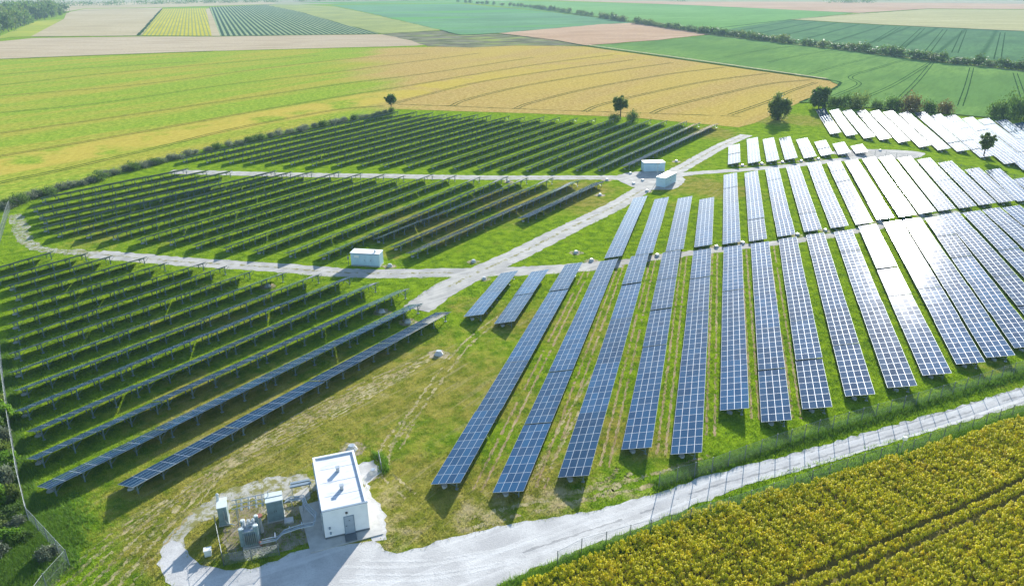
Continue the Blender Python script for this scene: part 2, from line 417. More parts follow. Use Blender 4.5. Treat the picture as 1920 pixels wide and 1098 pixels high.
sheet('stubble_field', [(-900, 150), (-300, 122), (0, 111), (200, 103), (400, 96), (600, 91), (780, 86), (800, 84), (770, 76), (718, 65), (600, 66), (400, 69), (265, 69), (60, 72), (0, 78), (-300, 84), (-900, 100)], Z + .05, M_STUB, jit=1.0, step=8)
M_SCRUB = field_mat('rough_fallow', (.11, .12, .06), (.26, .24, .17), ang=70, patch=.06, fine=.35, c=(.27, .33, .06))
sheet('fallow_patch', [(716, 65), (760, 60), (850, 58), (930, 64), (1030, 74), (1098, 87), (960, 86), (880, 90), (800, 87), (770, 76)], Z + .10, M_SCRUB, jit=1.5, step=12)
M_YG = field_mat('yellow_green_crop', (.30, .36, .05), (.42, .42, .06), ang=70, patch=.01, fine=.2)
sheet('field_corner', [(-20, 76), (20, 70), (60, 69), (118, 36), (70, 40), (20, 60)], Z + .12, M_YG)
M_BEIGE = field_mat('pale_stubble', (.43, .35, .20), (.49, .41, .26), ang=60, patch=.005, fine=.15, streak=.3)
sheet('pale_stubble_field', [(58, 69), (120, 36), (125, 24), (160, 17), (305, 15), (265, 67), (200, 68)], Z + .14, M_BEIGE)
M_YS = field_mat('yellow_row_crop', (.44, .40, .04), (.55, .47, .05), ang=10, patch=.02, fine=.2, rows=(9, (.22, .27, .08), .22))
vin_az = 0
def heading(a, b):
    A = at(*a); B = at(*b); return math.degrees(math.atan2(B[0] - A[0], B[1] - A[1]))
M_YS = field_mat('yellow_row_crop', (.44, .40, .04), (.55, .47, .05), ang=heading((330, 66), (342, 18)), patch=.02, fine=.2, rows=(3.7, (.24, .27, .09), .2))
sheet('yellow_row_field', [(265, 67), (305, 17), (386, 16), (397, 68)], Z + .16, M_YS)
sheet('grass_strip', [(397, 68), (386, 17), (393, 16), (413, 68)], Z + .17, M_BEIGE)
M_VINE = field_mat('vine_rows', (.26, .34, .17), (.32, .38, .20), ang=heading((500, 68), (445, 20)), patch=.02, fine=.3, rows=(5.0, (.035, .075, .045), .27))
sheet('vineyard_ground', [(413, 68), (392, 14), (510, 9), (560, 22), (640, 45), (712, 64), (560, 66)], Z + .18, M_VINE)
M_YG2 = field_mat('yellow_green_meadow', (.27, .31, .11), (.36, .38, .12), ang=30, patch=.015, fine=.15)
sheet('yellow_green_field', [(500, 10), (560, 9), (628, 13), (700, 28), (826, 57), (716, 64), (640, 45), (560, 22)], Z + .20, M_YG2, jit=1.5, step=10)
M_BG = field_mat('beet_field_green', (.13, .25, .13), (.18, .33, .16), ang=70, patch=.004, fine=.1, c=(.12, .32, .05))
sheet('beet_field', [(620, 10), (860, 7), (1010, 21), (1200, 43), (1130, 46), (1000, 57), (935, 63), (865, 66), (826, 57), (700, 27)], Z + .22, M_BG, jit=2.0, step=14)
M_PINK = field_mat('pink_stubble', (.46, .30, .18), (.53, .37, .24), ang=75, patch=.006, fine=.15, streak=.3)
sheet('pink_stubble_field', [(935, 63), (1130, 46), (1205, 43), (1330, 65), (1230, 76), (1100, 86), (1030, 76)], Z + .24, M_PINK, jit=1.5, step=10)
M_G1 = field_mat('dark_green_crop', (.125, .235, .065), (.185, .310, .075), ang=heading((1560, 180), (1700, 110)), patch=.01, fine=.5, streak=.6)
sheet('green_field', [(1100, 87), (1230, 77), (1335, 66), (1500, 84), (1600, 97), (1750, 117), (1920, 134), (2200, 170), (2600, 240), (2600, 330), (2100, 240), (1920, 220), (1860, 222), (1780, 214), (1640, 204), (1520, 192), (1500, 194), (1545, 175),
      (1574, 160), (1555, 151), (1420, 132), (1280, 112)], Z + .26, M_G1, jit=.9, step=5)
M_LG = field_mat('pale_green_crop', (.15, .30, .08), (.20, .36, .11), ang=60, patch=.004, fine=.1)
sheet('pale_green_field', [(860, 4), (960, 2), (1290, 10), (1500, 20), (1600, 25), (1480, 38), (1380, 53), (1330, 64), (1205, 42), (1010, 20)], Z + .28, M_LG)
M_G2 = field_mat('far_green_crop', (.095, .180, .085), (.125, .235, .095), ang=heading((1640, 80), (1700, 55)), patch=.008, fine=.3, rows=(28, (.05, .11, .045), .06))
sheet('far_green_field', [(1335, 64), (1380, 53), (1480, 38), (1650, 48), (1920, 60), (2500, 95), (2700, 230), (2200, 168), (1920, 130), (1750, 114), (1600, 95), (1500, 82)], Z + .30, M_G2, jit=1.5, step=10)
M_PB = field_mat('pale_ripe_crop', (.40, .37, .17), (.47, .43, .22), ang=80, patch=.003, fine=.1)
sheet('pale_ripe_field', [(1482, 37), (1610, 26), (1740, 18), (1920, 19), (2600, 25), (2600, 98), (1920, 59), (1650, 47)], Z + .32, M_PB, jit=2.5, step=20)
sheet('far_stubble_field', [(1290, 10), (1500, 20), (1610, 25), (1740, 17), (1920, 18), (2600, 22), (2600, 2), (1920, 8), (1500, 4), (1300, 4), (1000, 0)], Z + .36, M_PINK)
M_FAR1 = field_mat('distant_fields', (.32, .30, .20), (.40, .36, .25), ang=85, patch=.0012, fine=.02, c=(.26, .34, .14))
far = [at(-3500, 11), at(120, 14), at(400, 9), at(560, 9), at(860, 4), at(1000, 0), at(1300, 4), at(1500, 4), at(1920, 8), at(3900, 12), at(3900, -32), at(-3500, -32)]
sheet('distant_fields', far, Z + .02, M_FAR1, world=True)
sheet('far_beige_strip', [(-1500, 60), (0, 50), (60, 30), (125, 22), (160, 16), (310, 14), (520, 8), (500, 3), (200, 6), (0, 12), (-1500, 18)], Z + .06, M_BEIGE)
sheet('far_pale_strip', [(640, 8), (860, 6), (960, 2), (860, 1), (560, 5)], Z + .34, M_LG)

M_TRAM = plain('tramline_soil', (.065, .095, .020), 1.0, var=.2, scale=.3)
M_TRAM2 = plain('crop_tramline', (.028, .075, .022), 1.0, var=.2, scale=.3)
tl = [[(0, 180), (250, 160), (500, 128), (640, 112), (800, 100)], [(0, 212), (200, 192), (420, 160), (640, 134), (760, 118), (900, 100)], [(0, 250), (200, 222), (420, 190), (640, 158), (800, 138), (1000, 108)],
      [(0, 160), (200, 138), (400, 120), (600, 104)], [(0, 140), (160, 128), (380, 115)],
      [(-100, 310), (0, 293), (160, 266), (330, 236), (500, 205), (640, 181), (760, 162), (900, 138), (1030, 118), (1150, 103)],
      [(-100, 375), (0, 343), (120, 318), (300, 276), (420, 246), (540, 222), (640, 205), (720, 199)],
      [(730, 197), (800, 178), (900, 154), (1040, 132), (1190, 112)], [(845, 200), (880, 186), (980, 162), (1120, 138), (1260, 118)],
      [(965, 205), (1000, 192), (1110, 165), (1250, 140), (1360, 126)], [(1095, 210), (1130, 196), (1230, 172), (1330, 152), (1440, 138)], [(1222, 213), (1250, 202), (1330, 182), (1440, 158), (1520, 150)],
      [(1368, 216), (1400, 205), (1450, 187), (1480, 172), (1530, 155)]]
ribbons('cereal_tramlines', tl, .55, Z + .02, M_TRAM, jit=.12, step=1.5, pair=1.9)
ribbons('headland_track', [[(745, 196), (840, 199), (960, 204), (1100, 209), (1250, 214), (1390, 219)]], .8, Z + .025, M_TRAM, jit=.3, step=1.5, gaps=.3)
ribbons('green_field_tramlines', [[(1520, 140), (1570, 125), (1650, 105)], [(1555, 185), (1610, 160), (1595, 145), (1640, 130), (1700, 112)], [(1620, 185), (1680, 158), (1745, 118)],
        [(1685, 188), (1722, 150), (1748, 118)], [(1800, 200), (1812, 165), (1822, 128)], [(1920, 190), (1912, 165), (1903, 138)], [(1440, 118), (1500, 105), (1580, 92)], [(1360, 108), (1430, 95), (1500, 86)]], .5, Z + .275, M_TRAM2, jit=.1, step=1.5, pair=2.0)
ribbons('far_field_tramlines', [[(1640, 80), (1685, 52)], [(1690, 92), (1730, 54)], [(1740, 97), (1772, 56)], [(1790, 100), (1808, 58)], [(1870, 112), (1880, 62)]], .8, Z + .315, M_TRAM2, jit=.1, step=4, pair=4)
ribbons('field_edge_strip', [[(1100, 87), (1280, 112), (1420, 132), (1555, 151), (1574, 160), (1545, 176), (1500, 193)]], 1.6, Z + .29, M_TRAM2, jit=.5, step=2)
ribbons('field_edge_strip', [[(930, 63), (1030, 75), (1100, 87)], [(60, 70), (265, 68), (400, 69), (600, 66), (715, 64)], [(0, 112), (200, 104), (400, 97)], [(826, 57), (865, 66), (935, 63)]], 2.2, Z + .345, M_TRAM2, jit=.8, step=6)
ribbons('field_edge_strip', [[(1350, 53), (1480, 38), (1610, 27), (1720, 19)], [(1480, 38), (1650, 48), (1920, 60), (2300, 80)], [(260, 67), (304, 17)], [(120, 22), (310, 15), (520, 9)]], 3.0, Z + .35, M_TRAM2, jit=1, step=9)
ribbons('margin_path', [[(1100, 85), (1280, 110), (1420, 130), (1550, 149)], [(1330, 66), (1500, 85), (1700, 109), (1920, 135), (2200, 172)]], 2.0, Z + .375, M_STRAW, jit=.4, step=3)

# --- roads and bare ground of the farm
ROADP = [(2400, 640), (2150, 680), (1920, 724), (1785, 766), (1640, 806), (1500, 846), (1334, 888), (1220, 927), (1100, 960), (960, 980), (860, 1002), (790, 1024), (745, 1036), (722, 1030),
         (700, 1012), (640, 1022), (583, 1030), (545, 1036), (520, 1050), (470, 1066), (420, 1070), (375, 1060), (352, 1042), (340, 1018), (322, 1012), (304, 1024), (298, 1055), (318, 1098), (345, 1160), (420, 1250),
         (800, 1250), (900, 1120), (960, 1084), (1080, 1032), (1200, 988), (1300, 948), (1440, 894), (1600, 848), (1760, 803), (1920, 758), (2150, 712), (2400, 668)]
ROADW = densify([at(*p) for p in ROADP], .7, .22, seed=5)
sheet('gravel_road', ROADW, .020, M_GRAVEL, world=True)
RINGP = [(304, 1024), (325, 990), (372, 950), (430, 916), (500, 896), (575, 888), (600, 905), (575, 940), (545, 938), (500, 932), (460, 940), (405, 968), (365, 986), (348, 1008), (345, 1030)]
sheet('thin_gravel_patch', densify([at(*p) for p in RINGP], .6, .3, seed=6), .014, M_GRAVEL3, world=True)
sheet('thin_gravel_patch', densify([at(*p) for p in [(664, 872), (700, 862), (716, 884), (690, 906), (700, 930), (722, 960), (725, 1010), (700, 1015), (680, 900)]],   .5, .2, seed=8), .015, M_GRAVEL, world=True)
M_YARD = gravel('yard_dirt', (.27, .22, .14), (.38, .34, .27), (.16, .17, .05), (.48, .60))
sheet('yard_ground', densify([at(*p) for p in [(425, 962), (470, 940), (545, 940), (572, 950), (590, 985), (580, 1015), (540, 1032), (500, 1040), (455, 1046), (430, 1050), (415, 1010)]], .5, .2, seed=61), .017, M_YARD, world=True)
M_RUT = gravel('compacted_gravel', (.52, .51, .48), (.60, .59, .56), ang=62)
M_LOOSE = gravel('loose_dark_gravel', (.30, .30, .29), (.38, .37, .35), ang=62)
rl = [(2150, 697), (1920, 741), (1785, 783), (1640, 826), (1500, 868), (1334, 912), (1220, 955), (1100, 995), (980, 1035), (860, 1062), (760, 1075), (640, 1075)]
ribbons('wheel_ruts', [rl], .42, .024, M_RUT, jit=.10, step=.5, pair=1.75, gaps=.05, seed=71)
ribbons('wheel_ruts', [[(x + 30, y - 12) for x, y in rl[4:]]], .30, .026, M_RUT, jit=.10, step=.5, pair=1.75, gaps=.2, seed=72)
ribbons('loose_stones', [[(x - 6, y + 13) for x, y in rl[:8]], [(x + 4, y - 15) for x, y in rl[:8]], rl[:9]], .22, .022, M_LOOSE, jit=.12, step=.35, gaps=.5, seed=73)
sheet('concrete_slab', [(583, 1037), (719, 1001), (684, 915), (560, 950)], .10, M_CONC)
sl_ = [at(*p) for p in [(583, 1037), (719, 1001), (684, 915), (560, 950)]]
mb = MB(); mb.prism(sl_, -.05, .098, M_CONC); tag(mb.build('building_apron'), kind='structure')
rd = dict(step=.7, jit=.28)
ribbons('farm_track', [[(180, 476), (300, 487), (400, 494), (500, 500), (600, 508), (700, 513), (850, 511), (1000, 507), (1100, 500), (1160, 494)]], 4.4, .012, M_GRAVEL2, **rd)
ribbons('farm_track', [[(1140, 496), (1200, 487), (1300, 474), (1400, 462), (1500, 450), (1600, 434), (1700, 415), (1800, 397)]], 2.6, .016, M_GRAVEL2, **rd)
ribbons('farm_track', [[(780, 580), (830, 545), (880, 518), (960, 482), (1020, 452), (1080, 422), (1150, 388), (1210, 352), (1255, 328), (1300, 303), (1350, 275), (1400, 253)]], 5.2, .020, M_GRAVEL2, w_end=4.2, **rd)
ribbons('farm_track', [[(318, 322), (400, 324), (560, 328), (720, 330), (900, 333), (1100, 333), (1215, 333)]], 4.6, .024, M_GRAVEL2, **rd)
ribbons('farm_track', [[(1225, 338), (1290, 326), (1400, 318), (1500, 309), (1580, 299), (1640, 290)]], 3.4, .028, M_GRAVEL2, **rd)
ribbons('track_centre_grass', [[(840, 538), (880, 518), (960, 482), (1020, 452), (1080, 422), (1150, 388), (1205, 356)], [(1270, 320), (1300, 303), (1350, 275), (1400, 253)]], .7, .026, M_GRAVEL3, jit=.22, step=.4, gaps=.35, seed=81)
ribbons('track_centre_grass', [[(190, 477), (300, 487), (400, 494), (500, 500), (600, 508), (700, 513), (850, 511)], [(340, 323), (560, 328), (900, 333), (1180, 333)]], .6, .027, M_GRAVEL3, jit=.22, step=.4, gaps=.5, seed=82)
ribbons('worn_track', [[(28, 402), (38, 425), (45, 445), (75, 466), (190, 477)]], 2.7, .010, M_GRAVEL3, jit=.7, step=.7)
cx, cy = at(1650, 289)
sheet('gravel_turning_area', [(cx + 14 * math.cos(a) * (1 + .1 * math.sin(3 * a)), cy + 7 * math.sin(a)) for a in np.linspace(0, 2 * math.pi, 40)[:-1]], .032, M_GRAVEL2, world=True, jit=.2, step=.8)
cx, cy = at(1222, 338)
sheet('gravel_turning_area', [(cx + 9 * math.cos(a) * (1 + .1 * math.sin(3 * a)), cy + 10 * math.sin(a)) for a in np.linspace(0, 2 * math.pi, 40)[:-1]], .036, M_GRAVEL2, world=True, jit=.3, step=.8)

# ------------------------------------------------------------------ solar rows
MOD_L, MOD_W, ZLOW = 1.65, .865, .60
_tab = {}
def table_mesh(n, deg):
    if (n, deg) in _tab: return _tab[(n, deg)]
    TILT = R(deg); ct, st_ = math.cos(TILT), math.sin(TILT); TW = (.80 if deg > 20 else MOD_W) * 4
    L = n * MOD_L - .10
    me = bpy.data.meshes.new('panel_table'); v = []
    for h in (0.0, -.045):
        for x, q in ((0, 0), (L, 0), (L, TW), (0, TW)): v.append((x, -(q * ct) - h * st_, ZLOW + q * st_ + h * ct))
    f = [(3, 2, 1, 0), (4, 5, 6, 7), (0, 1, 5, 4), (1, 2, 6, 5), (2, 3, 7, 6), (3, 0, 4, 7)]
    me.from_pydata(v, [], f); me.materials.append(M_GLASS); me.materials.append(M_STEEL)
    u = me.uv_layers.new(name='UVMap'); uvv = [(0, 0), (n, 0), (n, 4), (0, 4)]
    for p in me.polygons:
        p.material_index = 0 if p.index == 0 else 1
        for li in p.loop_indices: u.data[li].uv = uvv[me.loops[li].vertex_index % 4]
    me.update()
    if me.polygons[0].normal.z < 0: me.flip_normals()
    nb = max(1, round(L / 3.3)); xs = [.7 + i * (L - 1.4) / nb for i in range(nb + 1)] if nb else [L / 2]
    b = MB()
    for q in (.75, 2.6): b.box((L / 2, -q * ct - .10 * st_, ZLOW + q * st_ - .10 * ct), (L - .05, .06, .09), M_POST, Matrix.Rotation(-TILT, 3, 'X'))
    for x in xs: b.box((x, -TW / 2 * ct - .19 * st_, ZLOW + TW / 2 * st_ - .19 * ct), (.07, TW * .86, .09), M_POST, Matrix.Rotation(-TILT, 3, 'X'))
    _tab[(n, deg)] = (me, b.mesh('support_beam'), xs, L); return _tab[(n, deg)]
_post = {}
def post_meshes(deg):
    if deg in _post: return _post[deg]
    ct, st_ = math.cos(R(deg)), math.sin(R(deg))
    b = MB(); q = 2.75; zt = ZLOW + q * st_ - .2; b.box((0, -q * ct, (zt - .25) / 2), (.13, .10, zt + .25), M_POST); b.box((0, -q * ct, .02), (.34, .34, .05), M_STEEL); tall = b.mesh('tall_post')
    b = MB(); q = .95; zt = ZLOW + q * st_ - .2; b.box((0, -q * ct, (zt - .25) / 2), (.12, .09, zt + .25), M_POST); short = b.mesh('short_post')
    b = MB(); b.bar((0, -2.72 * ct, .35), (-.02, -1.45 * ct, ZLOW + 1.45 * st_ - .24), .045, .045, M_POST); b.bar((0, -2.72 * ct, .5), (1.0, -2.72 * ct, ZLOW + 2.7 * st_ - .18), .045, .045, M_POST)
    _post[deg] = (tall, short, b.mesh('brace')); return _post[deg]
b = MB(); b.prism([(.35 * math.cos(a) * (1 + .25 * math.sin(a * 2.3)) + .1, -1.25 + .30 * math.sin(a)) for a in np.linspace(0, 2 * math.pi, 9)[:-1]], -.05, .22, M_CONC2); ME_FOOT = b.mesh('concrete_foot')

def solar_row(near, far_, label, group, seed, deg):
    ME_TALL, ME_SHORT, ME_BRACE = post_meshes(deg)
    r = random.Random(seed)
    A = at(*near, ZLOW); B = at(*far_, ZLOW); L = math.dist(A, B); ang = math.atan2(B[1] - A[1], B[0] - A[0])
    n = max(2, round(L / MOD_L)); nt = max(1, round(n / 8)); sizes = [n // nt + (1 if i < n % nt else 0) for i in range(nt)]
    if r.random() < .5: sizes = sizes[::-1]
    root = empty('solar_panel_row', (A[0], A[1], 0), ang, label, 'solar panels', group)
    x = 0.0; ph = r.uniform(0, 6); dzp = 0
    for i, k in enumerate(sizes):
        me, bm_, xs, TL = table_mesh(k, deg)
        dz = .08 * math.sin(ph + i * 1.1) + r.uniform(-.03, .03)
        tb = link('panel_table', me, root, (x, r.uniform(-.03, .03), dz), (R(r.uniform(-.22, .22)), R(r.uniform(-.25, .25)), 0))
        link('support_beam', bm_, tb)
        for xx in xs:
            link('post', ME_TALL, tb, (xx, 0, 0)); link('post', ME_SHORT, tb, (xx, 0, 0)); link('brace', ME_BRACE, tb, (xx, 0, 0))
        if i == 0: link('concrete_foot', ME_FOOT, tb, (xs[0] - .1, 0, -dz))
        x += k * MOD_L
    return root

A_ = [(220, 906, 822, 583), (69, 910, 770, 570), (49, 858, 745, 545), (49, 808, 693, 531), (25, 771, 640, 522), (25, 731, 592, 515), (15, 697, 522, 514), (13, 664, 463, 509), (12, 635, 412, 502), (12, 608, 368, 496), (12, 582, 309, 493), (18, 556, 263, 484), (7, 537, 195, 484), (-20, 526, 157, 477), (-30, 509, 89, 475)]
B_ = [(969, 410, 1112, 343), (760, 476, 1070, 341), (729, 463, 1022, 338), (697, 449, 976, 337), (593, 480, 935, 336), (531, 476, 888, 335), (472, 470, 840, 333), (413, 466, 799, 331), (357, 460, 748, 333), (308, 454, 711, 330), (254, 451, 666, 329), (202, 444, 628, 325), (152, 441, 578, 325), (98, 439, 538, 325), (73, 429, 505, 324), (73, 414, 402, 343), (65, 404, 428, 324), (55, 392, 378, 324), (71, 375, 342, 320)]
CL = [(336, 300), (380, 301), (423, 302), (462, 302), (502, 302), (538, 305), (578, 307), (625, 307), (672, 307), (713, 309), (758, 310), (803, 312), (844, 313), (891, 315), (933, 316), (980, 317), (1026, 317), (1073, 316), (1115, 316), (1162, 313)]
CR = [(739, 212), (773, 213), (802, 215), (830, 216), (857, 217), (886, 218), (914, 219), (945, 221), (974, 222), (1009, 222), (1041, 223), (1073, 224), (1107, 225), (1140, 226), (1174, 228), (1208, 228), (1240, 228), (1275, 230), (1300, 233), (1333, 234)]
D_ = [(869, 594, 938, 513), (926, 606, 997, 508), (808, 907, 1061, 495), (924, 922, 1125, 491), (1046, 895, 1183, 483), (1165, 842, 1242, 476), (1258, 851, 1300, 471), (1350, 770, 1357, 464), (1428, 790, 1408, 458), (1505, 766, 1460, 449), (1585, 743, 1512, 441), (1664, 727, 1563, 432), (1730, 702, 1609, 424), (1794, 682, 1656, 417), (1850, 670, 1693, 412), (1902, 652, 1732, 407), (1962, 638, 1765, 403), (2018, 622, 1803, 397), (2074, 608, 1842, 393), (2130, 595, 1878, 389)]
E_ = [(1133, 485, 1187, 372), (1191, 479, 1228, 373), (1248, 472, 1271, 373), (1302, 464, 1312, 373), (1355, 458, 1357, 329), (1405, 452, 1396, 324), (1458, 444, 1435, 317), (1508, 435, 1474, 312), (1558, 428, 1513, 307), (1605, 421, 1550, 304), (1644, 411, 1583, 301), (1686, 407, 1616, 297), (1724, 400, 1648, 296), (1760, 395, 1683, 297), (1799, 391, 1719, 299), (1836, 385, 1758, 304), (1873, 380, 1809, 319), (1908, 377, 1848, 320), (1947, 373, 1899, 337)]
F_ = [(1365, 308, 1366, 273), (1403, 306, 1400, 260), (1438, 304, 1430, 261), (1472, 300, 1461, 260), (1508, 297, 1493, 261), (1540, 292, 1526, 265), (1572, 290, 1561, 270), (1605, 288, 1594, 273)]
G_ = [(1557, 252, 1529, 205), (1587, 255, 1554, 207), (1620, 260, 1579, 209), (1650, 262, 1605, 209), (1685, 267, 1630, 210), (1724, 276, 1656, 211), (1759, 282, 1684, 212), (1795, 284, 1714, 212), (1839, 295, 1744, 216), (1884, 308, 1772, 219), (1918, 319, 1803, 222), (1955, 322, 1834, 225), (1993, 328, 1866, 227), (2034, 334, 1900, 232), (2080, 340, 1935, 236)]
# the far-left block is listed from the field hedge; count it from the track side shed instead
C_ = [(l[0], l[1], r_[0], r_[1]) for l, r_ in zip(CL, CR)][::-1]
BLK = [(A_, 'dark solar panel row, {} from the front in the near left block', 'rows of the near left block'),
       (B_, 'dark solar panel row, {} from the right in the middle left block', 'rows of the middle left block'),
       (C_, 'thin grey solar panel row, {} from the right in the far left block', 'rows of the far left block'),
       (D_, 'blue gridded solar panel row, {} from the left in the near right block', 'rows of the near right block'),
       (E_, 'pale glinting panel row, {} from the left in the middle right block', 'rows of the middle right block'),
       (F_, 'short glinting solar panel row, {} from the left in the small upper block', 'rows of the small upper block'),
       (G_, 'white glaring panel row, {} from the left in the fenced far right block', 'rows of the far right block')]
for bi, (rows, lab, grp) in enumerate(BLK):
    for i, q in enumerate(rows): solar_row((q[0], q[1]), (q[2], q[3]), lab.format(ORD[i]), grp, bi * 100 + i, (17 if i == 0 else 19 if i == 1 else 21.5) if bi < 3 else 15.2)

# paired wheel tracks in the lanes between the rows of the near right block
lanes = []
for i in (2, 3, 4, 5, 6, 7, 8):
    a, b = D_[i], D_[i + 1]
    P0 = at((a[0] + b[0]) / 2 + 28, (a[1] + b[1]) / 2 + 6); P1 = at((a[2] + b[2]) / 2 + 12, (a[3] + b[3]) / 2 + 6); lanes.append([P0, P1])
ribbons('wheel_tracks', lanes, .30, .004, M_RUTSOIL, jit=.10, step=.4, px=False, pair=.95, gaps=.18, seed=9)
ribbons('wheel_tracks', [[(1170, 880), (1150, 905), (1080, 930), (960, 960), (860, 985)], [(1340, 860), (1200, 905), (1000, 950)]], .5, .006, M_STRAW, jit=.25, step=.4, gaps=.5, pair=1.5, seed=12)
sw = [[(120 + 26 * k, 1110), (250 + 22 * k, 990 - 4 * k), (430 + 10 * k, 870 - 9 * k), (620 + 10 * k, 775 - 11 * k), (760 + 14 * k, 700 - 9 * k)] for k in range(-1, 5)]
ribbons('mown_swaths', sw, .28, .008, M_STRAW, jit=.2, step=.4, gaps=.75, seed=15, pair=1.0)
ribbons('mown_swaths', [[(740, 840), (800, 740), (880, 640), (960, 580)], [(770, 930), (720, 880), (730, 830), (790, 760)], [(1010, 900), (1060, 800), (1120, 700)]], .3, .0095, M_STRAW, jit=.2, step=.4, gaps=.75, seed=16, pair=1.2)

# ------------------------------------------------------------------ concrete caps
def cap(x, y, label, s=1.0, soil=True):
    s *= .85
    X, Y = at(x, y); r = random.Random(int(x * 7 + y))
    o = empty('inspection_chamber', (X, Y, 0), r.uniform(0, 3), label, 'concrete chamber', 'concrete inspection chambers of the solar farm')
    m = MB(); m.cyl((0, 0, -.05), (0, 0, .50 * s), .78 * s, M_CONC2, 8, .42 * s); m.build('collar', o)
    m = MB(); m.cyl((0, 0, .50 * s), (0, 0, .58 * s), .46 * s, M_CONC2, 14); m.cyl((0, 0, .58 * s), (0, 0, .63 * s), .34 * s, M_STEEL, 14); m.build('lid', o)
    if soil:
        sheet('soil_patch', [(X + 1.7 * s * math.cos(a) * r.uniform(.85, 1.2), Y + 1.5 * s * math.sin(a) * r.uniform(.85, 1.2)) for a in np.linspace(0, 2 * math.pi, 19)[:-1]], .0115, M_SOIL, world=True, jit=.15, step=.3)
caps = [(823, 664, 'in the open grass right of the near left block', 1.1), (660, 842, 'on bare soil behind the white building', 1.1), (700, 886, 'on gravel beside the small wire fence', .9),
        (888, 491, 'at the grass corner left of the track crossing', .9), (908, 523, 'below the track crossing', .8), (1080, 474, 'in the grass triangle right of the crossing', .9),
        (1109, 489, 'beside the short first row of the middle right block', .9), (1232, 480, 'between the second and third rows of the middle right block', .9), (1343, 464, 'between the fourth and fifth rows of the middle right block', .9),
        (1392, 457, 'between the fifth and sixth rows of the middle right block', .9), (1495, 441, 'between the seventh and eighth rows of the middle right block', .9), (1547, 433, 'between the eighth and ninth rows of the middle right block', .9),
        (1649, 417, 'between the tenth and eleventh rows of the middle right block', .9), (1727, 404, 'between the twelfth and thirteenth rows of the middle right block', .9),
        (1138, 338, 'right end of the middle left block by the upper track', .9), (1188, 345, 'left of the slanted shed', .9), (1205, 339, 'in the fork of the tracks by the sheds', .9), (1213, 359, 'below the slanted shed', .9),
        (1182, 326, 'left of the level shed by the upper track', .9), (1199, 326, 'touching the left side of the level shed', .8), (1268, 303, 'in the grass above the sheds', .9), (953, 341, 'between rows beside the upper track', .9),
        (1125, 366, 'in dry grass right of the middle left block', .9), (1392, 311, 'below the first row of the small upper block', .9), (1428, 308, 'below the second row of the small upper block', .9), (1467, 305, 'below the third row of the small upper block', .9),
        (1502, 303, 'below the fourth row of the small upper block', .9), (1534, 299, 'below the fifth row of the small upper block', .9), (693, 495, 'right of the blue grey container', .9), (695, 501, 'x', .9),
        (502, 537, 'between posts at the upper end of the near left block', 1.0), (716, 585, 'under the upper end of the second front left row', 1.0), (765, 604, 'under the upper end of the first front left row', 1.0), (1650, 283, 'on the grey turning area at the upper right', .9)]
for x, y, l, s in caps:
    if l == 'x' or (x, y) == (693, 495): 
        if l == 'x': cap(693 + 38, 499, 'white concrete inspection chamber right of the blue grey container', .9)
        continue
    cap(x, y, 'white concrete inspection chamber ' + l, s)

# ------------------------------------------------------------------ white building
B0 = Vector((-18.05, 56.20, 0)); B1 = Vector((-14.03, 57.62, 0)); fx = (B1 - B0).normalized(); wid = (B1 - B0).length
B2 = Vector((-21.65, 64.55, 0)); fyd = Vector((-fx.y, fx.x, 0)); dep = (B2 - B0).length
rz = math.atan2(fx.y, fx.x)
bl = empty('equipment_building', (B0.x, B0.y, 0), rz, 'small white flat-roofed building with grey door beside the transformer yard', 'building')
H = 3.35; wt = .18
m = MB()
m.box((wid / 2, wt / 2, H / 2 + .15), (wid, wt, H - .3), M_WHITE); m.box((wid / 2, dep - wt / 2, H / 2 + .15), (wid, wt, H - .3), M_WHITE)
m.box((wt / 2, dep / 2, H / 2 + .15), (wt, dep - 2 * wt, H - .3), M_WHITE); m.box((wid - wt / 2, dep / 2, H / 2 + .15), (wt, dep - 2 * wt, H - .3), M_WHITE)
m.build('wall', bl)
m = MB(); m.box((wid / 2, dep / 2, .15), (wid + .04, dep + .04, .30), M_PLINTH); m.build('plinth', bl)
m = MB(); m.box((wid / 2, dep / 2, H - .16), (wid - 2 * wt, dep - 2 * wt, .12), M_ROOF); m.build('roof', bl)
m = MB()
for c, s in (((wid / 2, .08, H + .03), (wid + .10, .24, .06)), ((wid / 2, dep - .08, H + .03), (wid + .10, .24, .06)), ((.08, dep / 2, H + .03), (.24, dep - .40, .06)), ((wid - .08, dep / 2, H + .03), (.24, dep - .40, .06))): m.box(c, s, M_TRIM if c[1] < 1 else M_WHITE)
m.build('parapet_cap', bl)
for yy in (3.0, 6.1):
    v_ = MB(); v_.box((wid * .52, yy, H + .08), (.34, .34, .62), M_STEEL); v_.box((wid * .52, yy, H + .42), (.42, .42, .05), M_STEEL); v_.build('roof_vent', bl)
dr = MB(); dr.box((wid * .56, -.02, 1.22), (.86, .06, 2.05), M_DOOR, bevel=.01); dr = dr.build('door', bl)
m = MB(); m.box((wid * .56, -.035, 2.28), (1.0, .05, .07), M_TRIM); m.box((wid * .56 - .47, -.035, 1.22), (.07, .05, 2.05), M_TRIM); m.box((wid * .56 + .47, -.035, 1.22), (.07, .05, 2.05), M_TRIM); m.build('frame', dr)
m = MB(); m.box((wid * .56 - .3, -.08, 1.2), (.14, .05, .03), M_BLACK); m.build('handle', dr)
m = MB(); m.box((wid * .56 + .02, -.055, 1.75), (.16, .012, .06), M_BLACK); m.build('door_plate', dr)
m = MB(); m.box((wid * .55, -.62, .17), (1.1, .95, .12), M_PLINTH); m.build('door_step', bl)
m = MB(); m.box((wid * .52, -.08, 2.75), (.22, .16, .14), M_BLACK, bevel=.02); m.cyl((wid * .52, -.12, 2.68), (wid * .52, -.22, 2.6), .05, M_PORC); m.build('wall_lamp', bl)
